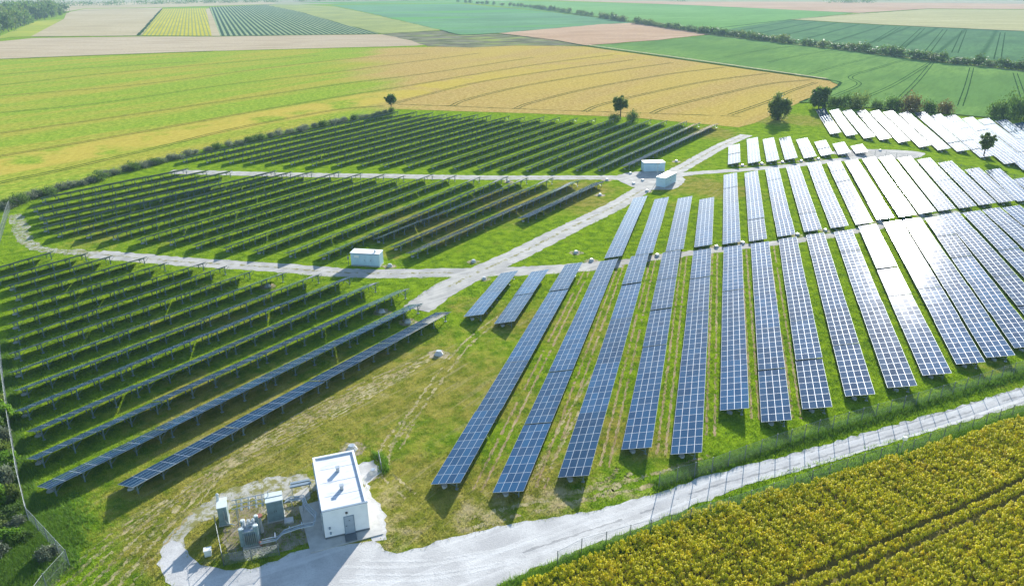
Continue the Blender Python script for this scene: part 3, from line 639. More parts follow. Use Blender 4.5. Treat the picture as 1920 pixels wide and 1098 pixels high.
for zz, xx in ((1.35, .5), (.75, .55)):
    m = MB(); m.box((xx, -.07, zz), (.18, .14, .22), M_TRIM); m.build('junction_box', bl)
for yy in (1.2, 3.4, 5.6, 7.6):
    f_ = MB(); f_.box((-.02, yy, 1.5), (.05, .9, 1.3), M_DOOR); f_ = f_.build('louvre', bl)
    m = MB()
    for k in range(6): m.box((-.05, yy, 1.02 + k * .19), (.05, .84, .04), M_TRIM)
    m.build('slats', f_)
m = MB(); m.bar((-.1, 1.0, 3.0), (-.1, dep - .3, 3.0), .09, .07, M_STEEL); m.build('cable_tray', bl)
m = MB(); m.box((wid * .5, dep * .5, H - .095), (wid - .5, .04, .012), M_TRIM); m.box((wid * .5, dep * .25, H - .095), (wid - .5, .03, .012), M_TRIM); m.box((wid * .5, dep * .75, H - .095), (wid - .5, .03, .012), M_TRIM); m.build('roof_seam', bl)
m = MB(); m.cyl((-.12, .3, .2), (-.12, .3, H - .3), .05, M_STEEL); m.build('downpipe', bl)

# ------------------------------------------------------------------ transformer yard
def loc2(x, y): p = at(x, y); return (p[0], p[1], 0)
def local_frame(name, px, label, cat, rz_=rz): return empty(name, loc2(*px), rz_, label, cat)
# tall switch cabinet at the left
c1 = local_frame('switch_cabinet', (413, 987), 'tall narrow grey green cabinet with pale roof at the left end of the yard', 'cabinet')
m = MB(); m.box((.42, .75, 1.15), (.85, 1.5, 2.1), M_CAB, bevel=.02); m.build('body', c1)
m = MB(); m.box((.42, .75, 2.24), (.96, 1.62, .07), M_CABTOP, bevel=.01); m.build('roof', c1)
m = MB(); m.box((.42, .75, .05), (1.0, 1.6, .14), M_CONC); m.build('base', c1)
m = MB(); m.path([(.55, -.1, 1.9), (.55, -.12, .8), (.7, -.2, .4), (1.4, -.5, .25)], .05, M_STEEL); m.build('cable_conduit', c1)
m = MB(); m.cyl((.1, 1.3, 2.2), (.1, 1.3, 2.9), .13, M_PORC, 10); m.ball((.1, 1.3, 2.92), .16, M_PORC); m.build('vent_pipe', c1)
# large cabinet
c2 = local_frame('switchgear_cabinet', (504, 980), 'large blue grey switchgear cabinet with white roof between transformer and building', 'cabinet')
m = MB(); m.box((.78, .65, 1.25), (1.55, 1.3, 2.3), M_CAB, bevel=.02); m.build('body', c2)
m = MB(); m.box((.78, .35, 2.45), (1.68, .74, .08), M_CABTOP); m.box((.78, 1.08, 2.50), (1.68, .70, .08), M_CABTOP); m.build('roof', c2)
for k in range(2):
    m = MB(); m.box((.40 + k * .76, -.015, 1.25), (.72, .04, 2.05), M_CAB, bevel=.008); d_o = m.build('door', c2)
    m = MB(); m.box((.68 + k * .2, -.05, 1.3), (.04, .04, .2), M_BLACK); m.build('handle', d_o)
m = MB(); m.box((.78, .65, .05), (1.75, 1.5, .12), M_CONC); m.build('base', c2)
m = MB(); m.cyl((.3, 1.0, 2.5), (.3, 1.0, 3.1), .04, M_STEEL); m.build('antenna', c2)
# transformer
tr = local_frame('power_transformer', (460, 1029), 'grey power transformer with radiator fins, bushings and round expansion pots', 'transformer')
m = MB(); m.box((.62, .70, 1.05), (1.25, 1.3, 1.7), M_CAB, bevel=.03); m.box((.62, .70, 1.93), (1.35, 1.4, .07), M_STEEL); m.build('tank', tr)
m = MB(); m.box((.62, .7, .1), (1.6, 1.7, .2), M_CONC); m.build('base', tr)
for k in range(7):
    m = MB(); m.box((.12 + k * .165, -.12, 1.1), (.035, .28, 1.25), M_STEEL); m.cyl((.12 + k * .165, -.12, 1.72), (.12 + k * .165, .1, 1.80), .03, M_STEEL); m.build('radiator_fin', tr)
for k in range(3):
    bs = MB(); x = .2 + k * .42; bs.cyl((x, .95, 1.95), (x, .95, 2.65), .09, M_PORC, 10, .05); bs = bs.build('bushing', tr)
    m = MB()
    for j in range(5): m.cyl((x, .95, 2.02 + j * .12), (x, .95, 2.06 + j * .12), .15, M_PORC, 10)
    m.build('insulator_discs', bs)
for x, y, h, rr in ((-.12, .25, 2.25, .24), (1.18, .2, 2.35, .24), (.05, 1.5, 2.2, .22), (1.3, 1.4, 2.5, .2)):
    p_ = MB(); p_.cyl((x, y, .3), (x, y, h), rr, M_CAB, 16); p_ = p_.build('expansion_pot', tr)
    m = MB(); m.cyl((x, y, h), (x, y, h + .08), rr + .02, M_CABTOP, 16, rr * .8); m.build('lid', p_)
m = MB(); m.path([(-.1, .3, 2.0), (.3, .6, 2.15), (.8, .6, 2.15), (1.15, .3, 2.05)], .05, M_STEEL)
m.path([(.0, 1.45, 1.8), (.5, 1.3, 2.1), (1.3, 1.4, 2.1)], .05, M_STEEL); m.build('oil_pipe', tr)
m = MB(); m.cyl((1.55, 1.9, .1), (1.55, 1.9, 2.0), .26, M_CONC, 14, .16); m.cyl((1.55, 1.9, 2.0), (1.55, 1.9, 2.1), .32, M_RED, 14); m.build('surge_arrester', tr)
m = MB(); m.ball((1.4, -.2, .55), .12, M_RED); m.box((1.45, -.05, .3), (.22, .22, .35), M_RED); m.build('oil_valve', tr)
# busbar gantry behind the transformer
g_ = local_frame('busbar_gantry', (448, 985), 'low galvanised pipe gantry with insulators behind the power transformer', 'gantry')
for x in (0, 2.9):
    for y in (0, 1.4):
        m = MB(); m.cyl((x, y, 0), (x, y, 2.1), .05, M_STEEL); m.build('post', g_)
for y in (0, .7, 1.4):
    m = MB(); m.cyl((-.4, y, 2.12), (3.2, y, 2.12), .045, M_STEEL); m.build('busbar', g_)
for x in (.5, 1.2, 1.9, 2.5):
    for y in (0, .7, 1.4):
        m = MB(); m.cyl((x, y, 1.75), (x, y, 2.1), .05, M_PORC)
        for j in range(3): m.cyl((x, y, 1.8 + j * .1), (x, y, 1.84 + j * .1), .11, M_PORC)
        m.build('insulator', g_)
# cable trays from yard to building
def world_local(o, pts):
    inv = (Matrix.Translation(o.location) @ Matrix.Rotation(o.rotation_euler.z, 4, 'Z')).inverted(); return [inv @ Vector(p) for p in pts]
ty = local_frame('cable_tray', (540, 992), 'bundle of galvanised pipes on stands running from the yard to the white building', 'pipes')
pl = [(487, 1019, .7), (518, 1012, .7), (530, 1000, .9), (560, 990, 1.0), (588, 984, 1.0), (590, 968, 1.1), (572, 950, 1.2), (566, 935, 1.2), (540, 938, 1.2), (533, 942, 1.2)]
for off in (0, .22, .44):
    pts = world_local(ty, [(*at(x, y, z), z + (.0 if off < .3 else .06)) for x, y, z in pl]); pts = [p + Vector((off * .5, off, 0)) for p in pts]
    m = MB(); m.path(pts, .06, M_STEEL); m.build('pipe', ty)
for x, y in ((518, 1016), (545, 1004), (568, 996), (570, 960), (548, 950)):
    p = world_local(ty, [(*at(x, y), 0)])[0]; m = MB(); m.cyl((p.x, p.y, 0), (p.x, p.y, .9), .035, M_STEEL); m.box((p.x, p.y, .9), (.12, .7, .05), M_STEEL); m.build('stand', ty)
t3 = local_frame('cable_duct', (560, 925), 'blue grey cable duct between the switchgear cabinet and the building wall', 'duct')
m = MB(); m.box((.3, .1, 1.0), (2.2, .35, .14), M_TRIM); m.box((.3, .9, .8), (2.0, .30, .14), M_TRIM); m.build('trough', t3)
for x in (-.6, 1.2): m = MB(); m.cyl((x, .1, 0), (x, .1, .95), .04, M_STEEL); m.cyl((x, .9, 0), (x, .9, .75), .04, M_STEEL); m.build('stand', t3)
sheet('concrete_slab', [(550, 928), (577, 912), (582, 928), (560, 940)], .05, M_CONC)
m = MB(); m.box((0, 0, .35), (.62, .5, .7), M_CABTOP, bevel=.03); m.box((0, 0, .73), (.7, .58, .06), M_SIGN)
o = m.build('ground_box', None, loc2(391, 1040), (0, 0, rz)); tag(o, 'small white box standing alone in the grass left of the yard', 'box')
m = MB(); m.box((0, 0, .12), (.9, .75, .24), M_CONC2, bevel=.02)
o = m.build('ground_hatch', None, loc2(542, 977), (0, 0, rz)); tag(o, 'pale concrete hatch on the ground right of the switchgear cabinet', 'hatch')

# ------------------------------------------------------------------ fences
def wire_mesh(pts, h, pitch, wr, name='wire_mesh', flat=False):
    """diagonal chain link made of thin three sided wires"""
    segs = []; 
    for a, b in zip(pts[:-1], pts[1:]):
        L = math.dist(a, b); ux, uy = (b[0] - a[0]) / L, (b[1] - a[1]) / L
        s = -h
        while s < L:
            for sg in (1, -1):
                s0, z0, s1, z1 = (s, 0.05, s + h, h) if sg == 1 else (s + h, 0.05, s, h)
                # clip to 0..L
                def clip(sA, zA, sB, zB):
                    if sA < 0: f_ = (0 - sA) / (sB - sA); sA, zA = 0, zA + (zB - zA) * f_
                    if sA > L: f_ = (L - sA) / (sB - sA); sA, zA = L, zA + (zB - zA) * f_
                    if sB < 0: f_ = (0 - sB) / (sA - sB); sB, zB = 0, zB + (zA - zB) * f_
                    if sB > L: f_ = (L - sB) / (sA - sB); sB, zB = L, zB + (zA - zB) * f_
                    return sA, zA, sB, zB
                if max(s0, s1) <= 0 or min(s0, s1) >= L: continue
                q = clip(s0, z0, s1, z1); segs.append((a[0] + ux * q[0], a[1] + uy * q[0], q[1], a[0] + ux * q[2], a[1] + uy * q[2], q[3]))
            s += pitch
    S = np.array(segs); A = S[:, :3]; Bv = S[:, 3:]; d = Bv - A; d /= np.linalg.norm(d, axis=1)[:, None]
    hz = np.stack([-d[:, 1], d[:, 0], np.zeros(len(d))], 1); hz /= np.linalg.norm(hz, axis=1)[:, None] + 1e-9; up = np.cross(d, hz)
    offs = [hz * wr, -hz * wr * .5 + up * wr * .87, -hz * wr * .5 - up * wr * .87]
    V = np.concatenate([A + o_ for o_ in offs] + [Bv + o_ for o_ in offs]); n = len(S); k = np.arange(n)
    Fc = np.concatenate([np.stack([k + i * n, k + ((i + 1) % 3) * n, k + (3 + (i + 1) % 3) * n, k + (3 + i) * n], 1) for i in range(3)])
    return np_mesh(name, V, Fc, [M_WIRE])
def fence(px, label, h=2.0, gap=2.5, pitch=.16, wr=.003, group=None, rail=True, lean=0):
    W = [at(*p) for p in px]; o = empty('wire_fence', (W[0][0], W[0][1], 0), 0, label, 'fence', group)
    P = [(p[0] - W[0][0], p[1] - W[0][1]) for p in W]
    link('wire_mesh', wire_mesh(P, h, pitch, wr), o)
    m = MB()
    for a, b in zip(P[:-1], P[1:]):
        m.cyl((*a, h), (*b, h), .014, M_WIRE, 4); m.cyl((*a, h * .5), (*b, h * .5), .006, M_WIRE, 3)
    m.build('top_wire', o)
    pm = MB(); pm.cyl((0, 0, -.2), (0, 0, h + .08), .045, M_FPOST, 6); pm = pm.mesh('post')
    n = 0
    for a, b in zip(P[:-1], P[1:]):
        L = math.dist(a, b); k = max(1, round(L / gap))
        for j in range(k):
            if n < 100: link('post', pm, o, (a[0] + (b[0] - a[0]) * j / k, a[1] + (b[1] - a[1]) * j / k, 0)); n += 1
    link('post', pm, o, (*P[-1], 0)); return o
fence([(1235, 914), (1334, 886), (1454, 841), (1533, 814), (1587, 799), (1693, 768), (1785, 741), (1920, 697), (2060, 655)], 'tall see-through wire fence on the grass verge between panel rows and gravel road')
fence([(1045, 1060), (1090, 1036), (1181, 1010), (1257, 990), (1364, 958), (1487, 917), (1617, 873), (1710, 847), (1796, 812), (1920, 774), (2100, 722)], 'dark-posted wire fence between the gravel road and the yellow crop', h=1.7)
fence([(60, 1150), (90, 1108), (131, 1062), (56, 980), (38, 905), (22, 812), (8, 715), (0, 640), (-5, 560)], 'pale wire fence with green mesh at the lower left corner of the farm', h=2.0)
fence([(-4, 470), (5, 440), (14, 408), (20, 392)], 'pale wire fence end at the left edge by the field hedge', h=2.0, pitch=.16, wr=.003)
fence([(1590, 285), (1640, 292), (1700, 301), (1760, 312), (1820, 325), (1880, 336), (1960, 352)], 'distant wire fence below the far right block', h=1.8, gap=3)
fence([(420, 1060), (524, 1040)], 'low mesh fence panel in front of the power transformer', h=1.3, gap=2.5, pitch=.08, wr=.004)
fence([(420, 1060), (406, 990)], 'side fence with pipe rails at the left end of the yard', h=1.5, gap=1.6, pitch=.3, wr=.004)
fence([(711, 862), (716, 884)], 'tiny wire fence piece beside the gravel patch right of the building', h=1.2, gap=1.2)

# sensor mast by the road, lamp mast at the sheds
o = empty('sensor_mast', loc2(1688, 852), 0, 'short mast with white box head on the south verge of the gravel road', 'mast')
m = MB(); m.cyl((0, 0, 0), (0, 0, 2.0), .05, M_STEEL); m.build('pole', o)
m = MB(); m.box((.1, 0, 2.2), (.42, .34, .42), M_SIGN, bevel=.03); m.build('head_box', o)
o = empty('lamp_mast', loc2(1231, 342), 0, 'thin lamp mast standing between the two sheds', 'mast')
m = MB(); m.cyl((0, 0, 0), (0, 0, 5.2), .10, M_STEEL, 8, .06); m.build('pole', o)
m = MB(); m.box((.0, -.2, 5.2), (.9, .45, .22), M_FPOST, bevel=.03); m.build('lamp_head', o)

# ------------------------------------------------------------------ sheds and container
def shed(pa, pb, depth, h, label, name='metal_shed', sign=False, doors=2, side=1):
    A = Vector((*at(*pa), 0)); Bq = Vector((*at(*pb), 0)); L = (Bq - A).length; a = math.atan2(Bq.y - A.y, Bq.x - A.x)
    o = empty(name, A, a, label, 'shed')
    m = MB(); m.box((L / 2, depth / 2, h / 2 + .1), (L, depth, h - .2), M_CONT)
    k = int(L / .45)
    for i in range(k): m.box(((i + .5) * L / k, -.015, h / 2 + .1), (.18, .05, h - .45), M_CONT)
    for i in range(int(depth / .45)): m.box((L + .012, (i + .5) * depth / int(depth / .45), h / 2 + .1), (.05, .18, h - .45), M_CONT)
    m.build('body', o)
    m = MB(); m.box((L / 2, depth / 2, h + .05), (L + .16, depth + .16, .10), M_CONTTOP); m.box((L / 2, -.06, h - .04), (L + .1, .08, .12), M_TRIM); m.build('roof', o)
    m = MB(); m.box((L / 2, depth / 2, 0), (L + .1, depth + .1, .24), M_CONC); m.build('base', o)
    for i in range(doors):
        m = MB(); xx = L * (.42 + .22 * i); m.box((xx, -.06, h / 2), (.95, .05, h * .78), M_CONT, bevel=.01); d = m.build('door', o)
        m = MB(); m.box((xx + .35, -.11, h / 2), (.05, .05, .25), M_BLACK); m.build('handle', d)
    if sign: m = MB(); m.box((L * .21, -.07, h * .76), (.95, .03, .42), M_SIGN); m.build('sign_plate', o)
    return o, L
o, L = shed((659, 498), (712, 501), 2.3, 2.55, 'blue grey container with pale roof and white plate beside the lower track', 'equipment_container', sign=True)
m = MB(); m.cyl((L * .82, .8, 2.6), (L * .82, .8, 2.85), .18, M_PORC, 10); m.ball((L * .82, .8, 2.9), .22, M_PORC); m.build('roof_vent', o)
m = MB(); m.cyl((-.5, -.1, 0), (-.5, -.1, 2.5), .05, M_FPOST); m.box((-.5, -.1, 1.6), (.3, .2, .5), M_FPOST); m.build('meter_post', o)
shed((1207, 323), (1246, 322), 3.0, 2.6, 'pale blue shed standing level beside the upper track, left of its twin', doors=2)
shed((1246, 353), (1267, 342), 2.5, 2.6, 'pale blue shed standing end-on, nearest the fork of the tracks', doors=1)

# ------------------------------------------------------------------ foliage
def leaf_cloud(name, n_cl, n_leaf, size, rx, rz_, zc, mat, seed, clump=.33, flatb=.6):
    r = np.random.default_rng(seed)
    u = r.normal(size=(n_cl, 3)); u /= np.linalg.norm(u, axis=1)[:, None]; rad = r.uniform(.45, 1, n_cl) ** .6
    lump = 1 + .38 * np.sin(u[:, 0] * 3 + seed) * np.cos(u[:, 1] * 4 + seed * 2) + r.uniform(-.12, .12, n_cl)
    C = u * (rad * lump)[:, None] * np.array([rx, rx, rz_]); C[:, 2] = np.where(C[:, 2] < 0, C[:, 2] * flatb, C[:, 2])
    cr_ = clump * rx * r.uniform(.6, 1.25, n_cl)
    P = np.repeat(C, n_leaf, 0) + r.normal(size=(n_cl * n_leaf, 3)) * np.repeat(cr_, n_leaf)[:, None] * .5
    P[:, 2] += zc; n = len(P); P[:, 2] = np.maximum(P[:, 2], .03)
    a = r.normal(size=(n, 3)); a /= np.linalg.norm(a, axis=1)[:, None]; b = np.cross(a, r.normal(size=(n, 3))); b /= np.linalg.norm(b, axis=1)[:, None]
    s = (size * r.uniform(.6, 1.4, n))[:, None]
    V = np.stack([P + a * s, P + b * s * .6, P - a * s, P - b * s * .6], 1).reshape(-1, 3)
    return np_mesh(name, V, np.arange(4 * n).reshape(-1, 4), [mat])
def trunk_mesh(h, r0, spread, seed, limbs=6):
    rr = random.Random(seed); m = MB(); top = (rr.uniform(-.1, .1), rr.uniform(-.1, .1), h)
    m.cyl((0, 0, -.1), (top[0] / 2, top[1] / 2, h * .55), r0, M_BARK, 8, r0 * .7); m.cyl((top[0] / 2, top[1] / 2, h * .55), top, r0 * .7, M_BARK, 7, r0 * .3)
    for i in range(limbs):
        a = i * 6.28 / limbs + rr.uniform(-.4, .4); z = h * rr.uniform(.45, .85)
        m.cyl((0, 0, z), (spread * math.cos(a), spread * math.sin(a), z + h * rr.uniform(.15, .4)), r0 * .35, M_BARK, 5, r0 * .1)
    return m.mesh('trunk')
def tree(px, h, width, mat, label, seed, near=False, cb=.25, group=None, dens=1.0, cat='tree'):
    X, Y = at(*px); o = empty('tree', (X, Y, 0), random.Random(seed).uniform(0, 6), label, cat, group)
    rz_ = h * (1 - cb) / 2
    link('trunk', trunk_mesh(h * .75, h * .028, width * .3, seed), o)
    link('crown', leaf_cloud('crown', int(52 * dens), 70, h * .032, width / 2 * .70, rz_ * .82, h * cb + rz_, mat, seed, clump=.26, flatb=.95), o); return o
tree((734, 211), 7.5, 6.4, M_LEAF, 'lone round dark tree at the hedge corner of the far left block', 11, cb=.38)
tree((1163, 224), 9.0, 7.0, M_LEAF3, 'lone round tree with trunk showing, behind the far left block', 12, cb=.34)
tree((1458, 225), 10.0, 11.0, M_LEAF3, 'wide bushy tree with olive crown at the corner of the tan field', 13, cb=-.06, dens=2.2)
tree((1535, 204), 9.5, 9.5, M_LEAF, 'dark tree at the left end of the tree line by the green field', 14, cb=-.06, dens=2.2)
tree((1843, 297), 7.4, 5.4, M_LEAF3, 'slim young tree with thin trunk in front of the far right block', 19, cb=.30, dens=1.0)

def bush_thing(X, Y, w_, h, meshes, label, i, group, name='bush', cat='bush'):
    r = random.Random(i); me = meshes[i % len(meshes)]
    o = link(name, me, None, (X, Y, 0), (0, 0, r.uniform(0, 6.28))); o.scale = (w_ / 2 * .78, w_ / 2 * .78, h * .85)
    return tag(o, label, cat, group)
def bush_meshes(mat, k, ncl, nl, sz, seed): return [leaf_cloud('bush', ncl, nl, sz, .9, .5, .45, mat, seed + i, clump=.5, flatb=.9) for i in range(k)]
BM_DK = bush_meshes(M_LEAF, 4, 40, 45, .07, 50); BM_GR = bush_meshes(M_BUSH, 5, 36, 36, .075, 60); BM_OL = bush_meshes(M_LEAF3, 3, 40, 45, .07, 70); BM_AU = bush_meshes(M_LEAF2, 2, 40, 45, .07, 80)
bush_thing(*at(1153, 227), 5.2, 3.2, BM_DK, 'dark shrub at the foot of the lone round tree', 1, None)
bush_thing(*at(1186, 228), 5.4, 4.0, BM_DK, 'dark shrub just right of the lone round tree', 2, None)
bush_thing(*at(734, 213), 3.4, 2.6, BM_DK, 'dark shrub at the foot of the tree at the hedge corner', 3, None)
tl_b = [(1560, 200, 6, 5, BM_DK), (1582, 201, 8, 5.5, BM_DK), (1607, 203, 9, 7, BM_OL), (1643, 204, 6, 4, BM_DK), (1672, 206, 10, 6, BM_DK), (1706, 209, 11, 7, BM_AU), (1741, 211, 8, 5, BM_DK), (1771, 213, 8, 5, BM_AU),
        (1868, 221, 9, 7.5, BM_DK), (1901, 224, 11, 9.5, BM_DK), (1940, 228, 10, 7, BM_OL), (1980, 232, 10, 7, BM_DK)]
for i, (x, y, a, h, ms) in enumerate(tl_b):
    k = 'reddish brown' if ms is BM_AU else ('olive' if ms is BM_OL else 'dark green')
    bush_thing(*at(x, y), a, h, ms, '%s tree-like bush, %s from the left in the line above the far right block' % (k, ORD[i]), i + 5, 'bushes above the far right block')
# hedge along the cereal field
hp = smooth_line([at(*p) for p in [(8, 392), (60, 372), (150, 347), (250, 318), (330, 297), (450, 270), (560, 247), (650, 228), (725, 215)]]); hd = densify(hp, 2.3, .5, closed=False, seed=2)
for i, p in enumerate(hd):
    r = random.Random(i); big = r.random() < .25
    bush_thing(p[0] + r.uniform(-.6, .6), p[1] + r.uniform(-.6, .6), r.uniform(3.8, 5.2) * (1.15 if big else 1), r.uniform(1.4, 2.1) * (1.35 if big else 1), BM_GR if not big else BM_DK,
               ('taller dark bush standing out of the low hedge between cereal field and panels' if big else 'low grey green bush of the hedge between cereal field and panels'), i, 'hedge bushes along the cereal field')
BM_NEAR = [leaf_cloud('bush', 60, 70, .085, .9, .5, .45, (M_LEAF3, M_VERGE, M_LEAF, M_BUSH)[i], 90 + i, clump=.30, flatb=.9) for i in range(4)]
r = random.Random(5)
nb = [(-8, 775), (8, 790), (-12, 812), (6, 832), (-6, 858), (12, 872), (-10, 896), (8, 912), (22, 935), (-4, 946), (14, 968), (34, 985), (-8, 992), (20, 1012), (48, 1012), (88, 1046), (-25, 850), (-28, 920), (-28, 960), (-10, 1040)]
for i, (x, y) in enumerate(nb):
    bush_thing(*at(x, y), r.uniform(2.6, 3.8) * (1 if x < 30 else .7), r.uniform(1.6, 2.8) * (1 if y < 960 else .5), BM_NEAR, 'bushy shrub of the thicket outside the lower left fence', i, 'thicket outside the lower left fence')

# far trees: shared low-detail trees with crown and trunk
def far_tree_set(mat, k, seed):
    out = []
    for i in range(k): out.append((trunk_mesh(.55, .03, .2, seed + i, 3), leaf_cloud('crown', 26, 22, .075, .46, .42, .55, mat, seed + i, clump=.5, flatb=.95)))
    return out
FT = {'dark': far_tree_set(M_LEAF, 4, 200), 'olive': far_tree_set(M_LEAF3, 3, 220), 'rust': far_tree_set(M_LEAF2, 2, 240)}
def far_tree(X, Y, h, wd, kind, label, group, i):
    tm, cm = FT[kind][i % len(FT[kind])]; o = empty('tree', (X, Y, 0), (i * 2.4) % 6.28, label, 'tree', group); o.scale = (wd, wd, h)
    link('trunk', tm, o); link('crown', cm, o); return o
hr = smooth_line([at(*p) for p in [(860, 5), (930, 10), (1000, 16), (1080, 27), (1150, 38), (1230, 50), (1300, 60), (1450, 79), (1600, 96), (1750, 116), (1920, 132), (2080, 156)]], 8)
hd = densify(hr, 7.5, 0, closed=False); rr = random.Random(33); hd = hd[::-1]; i = 0; cnt = 0
U = []
while i < len(hd):
    X, Y = hd[i]; D = math.hypot(X, Y); sparse = D > 950
    kind = rr.choices(['dark', 'olive', 'rust'], [6, 3, 1.6 if D < 700 else .2])[0]
    h = rr.uniform(3.8, 6.6) * (1.15 if sparse else 1) * (1.45 if rr.random() < .12 else 1); wd = rr.uniform(7.5, 11)
    far_tree(X + rr.uniform(-1.5, 1.5), Y + rr.uniform(-2, 2), h, wd, kind, {'dark': 'dark green tree in the long hedgerow crossing the far green fields', 'olive': 'olive tree in the long hedgerow crossing the far green fields', 'rust': 'rust-tinged tree in the long hedgerow crossing the far green fields'}[kind], 'trees of the long hedgerow', cnt)
    cnt += 1; i += 1 if not sparse else rr.choice([1, 2, 3, 5])
def woods(name, lines, h, wd, step, mat, seed):
    r = np.random.default_rng(seed); Vs = []
    for ln in lines:
        q = densify([at(*p) for p in ln], step, 0, closed=False)
        for p in q:
            n = 90; c = np.array([p[0], p[1], h * .45]) + r.normal(size=3) * [wd * .25, wd * .3, h * .08]
            P = c + r.normal(size=(n, 3)) * [wd * .33, wd * .33, h * .26]; P[:, 2] = np.maximum(P[:, 2], .2)
            a = r.normal(size=(n, 3)); a /= np.linalg.norm(a, axis=1)[:, None]; b = np.cross(a, r.normal(size=(n, 3))); b /= np.linalg.norm(b, axis=1)[:, None]; s = h * .11
            Vs.append(np.stack([P + a * s, P + b * s, P - a * s, P - b * s], 1).reshape(-1, 3))
    V = np.concatenate(Vs); return link(name, np_mesh(name, V, np.arange(len(V)).reshape(-1, 4), [mat]))
tag(woods('hedgerow_undergrowth', [[(1000, 16), (1150, 38), (1300, 60), (1450, 79), (1600, 96), (1750, 116), (1920, 132), (2080, 156)]], 2.4, 4, 4.5, M_LEAF, 3), 'low dark undergrowth running along the foot of the long hedgerow', 'undergrowth', None, 'stuff')
tag(woods('distant_woods', [[(0, 14), (50, 12), (95, 10)], [(120, 12), (220, 10)], [(265, 9), (330, 7), (420, 6), (520, 4)], [(560, 3), (700, 1), (860, 1)], [(1200, -2), (1500, -1), (1600, 1), (1750, 0), (1920, 1), (2100, 0)], [(1560, 6), (1630, 6)], [(1260, 3), (1275, 3)]], 10, 22, 14, M_LEAF, 4), 'hazy blue belt of distant woods along the top of the view', 'woods', None, 'stuff')
# wood at the upper left corner
rr = random.Random(44); fw = [at(-160, 84), at(0, 74), at(20, 66), at(62, 44), at(112, 31), at(122, 24), at(70, 22), at(0, 30), at(-200, 50)]
def inside(p, poly):
    c = False; n = len(poly)
    for i in range(n):
        a, b = poly[i], poly[(i + 1) % n]
        if (a[1] > p[1]) != (b[1] > p[1]) and p[0] < (b[0] - a[0]) * (p[1] - a[1]) / (b[1] - a[1]) + a[0]: c = not c
    return c
k = 0; tries = 0; placed = []
xs_ = [p[0] for p in fw]; ys_ = [p[1] for p in fw]
while k < 150 and tries < 6000:
    tries += 1; p = (rr.uniform(min(xs_), max(xs_)), rr.uniform(min(ys_), max(ys_)))
    if not inside(p, fw) or any(math.dist(p, q) < 9 for q in placed): continue
    placed.append(p); kind = rr.choices(['dark', 'olive', 'rust'], [6, 2, .5])[0]
    far_tree(p[0], p[1], rr.uniform(13, 19), rr.uniform(12, 17), kind, {'dark': 'dark green tree of the wood at the upper left corner', 'olive': 'olive green tree of the wood at the upper left corner', 'rust': 'rust-brown tree of the wood at the upper left corner'}[kind], 'trees of the upper left wood', k); k += 1

# ------------------------------------------------------------------ grass, verge and crop plants (nobody could count them)
def pip(X, Y, poly):
    c = np.zeros(len(X), bool); n = len(poly)
    for i in range(n):
        a, b = poly[i], poly[(i + 1) % n]
        if a[1] == b[1]: continue
        k_ = (a[1] > Y) != (b[1] > Y); c ^= k_ & (X < (b[0] - a[0]) * (Y - a[1]) / (b[1] - a[1]) + a[0])
    return c
def dist_line(X, Y, pts):
    d = np.full(len(X), 1e9)
    for a, b in zip(pts[:-1], pts[1:]):
        ax, ay = a; dx, dy = b[0] - ax, b[1] - ay; t_ = np.clip(((X - ax) * dx + (Y - ay) * dy) / (dx * dx + dy * dy + 1e-9), 0, 1)
        d = np.minimum(d, np.hypot(X - ax - t_ * dx, Y - ay - t_ * dy))
    return d
def in_view(X, Y, m=4):
    zc = Y * math.cos(PITCH) + HC * math.sin(PITCH); px = 960 + F * X / zc; yc = Y * math.sin(PITCH) - HC * math.cos(PITCH); py = 549 - F * yc / zc
    return (px > -60 - m * 20) & (px < 1980 + m * 20) & (py < 1160)
def tufts(name, X, Y, h, wd, nbl, mat, seed, label, spread=.12, attrs=True):
    r = np.random.default_rng(seed); n = len(X); N = n * nbl
    bx = np.repeat(X, nbl) + r.normal(size=N) * spread; by = np.repeat(Y, nbl) + r.normal(size=N) * spread
    a = r.uniform(0, 6.28, N); hh = np.repeat(h, nbl) * r.uniform(.6, 1.2, N); le = r.uniform(.2, .9, N) * hh; ww = wd * r.uniform(.6, 1.4, N)
    px, py = -np.sin(a) * ww / 2, np.cos(a) * ww / 2
    V = np.stack([np.stack([bx + px, by + py, np.zeros(N)], 1), np.stack([bx - px, by - py, np.zeros(N)], 1), np.stack([bx + np.cos(a) * le, by + np.sin(a) * le, hh], 1)], 1).reshape(-1, 3)
    at_ = None
    if attrs: d, s = zones(V[:, 0], V[:, 1]); at_ = {'dry': d, 'straw': s}
    o = link(name, np_mesh(name, V, np.arange(3 * N).reshape(-1, 3), [mat], attrs=at_)); return tag(o, label, 'grass', None, 'stuff')
n = 190000; Y = 48 + (175 - 48) * rng.uniform(0, 1, n) ** 1.35; X = rng.uniform(-1, 1, n) * (Y * .80 + 22)
diag = [at(*p) for p in [(780, 580), (880, 518), (1020, 452), (1210, 352), (1400, 253)]]; t1 = [at(*p) for p in [(180, 476), (400, 494), (700, 513), (1000, 507), (1160, 494)]]; t1b = [at(*p) for p in [(1140, 496), (1300, 474), (1500, 450), (1700, 415)]]
keep = in_view(X, Y) & ~pip(X, Y, ROADW) & ~pip(X, Y, sl_) & (dist_line(X, Y, diag) > 2.7) & (dist_line(X, Y, t1) > 2.3) & (dist_line(X, Y, t1b) > 1.4)
keep &= ~pip(X, Y, [at(*p) for p in RINGP]) | (rng.uniform(0, 1, n) < .12)
CORN = [at(*p) for p in [(905, 1160), (985, 1100), (1300, 966), (1500, 915), (1700, 858), (1920, 787), (2200, 700), (2500, 640), (2500, 1300), (905, 1300)]]
keep &= ~pip(X, Y, CORN)
keep &= ~pip(X, Y, [at(*p) for p in [(664, 872), (700, 862), (716, 884), (690, 906), (700, 930), (722, 960), (725, 1010), (700, 1015), (680, 900)]])
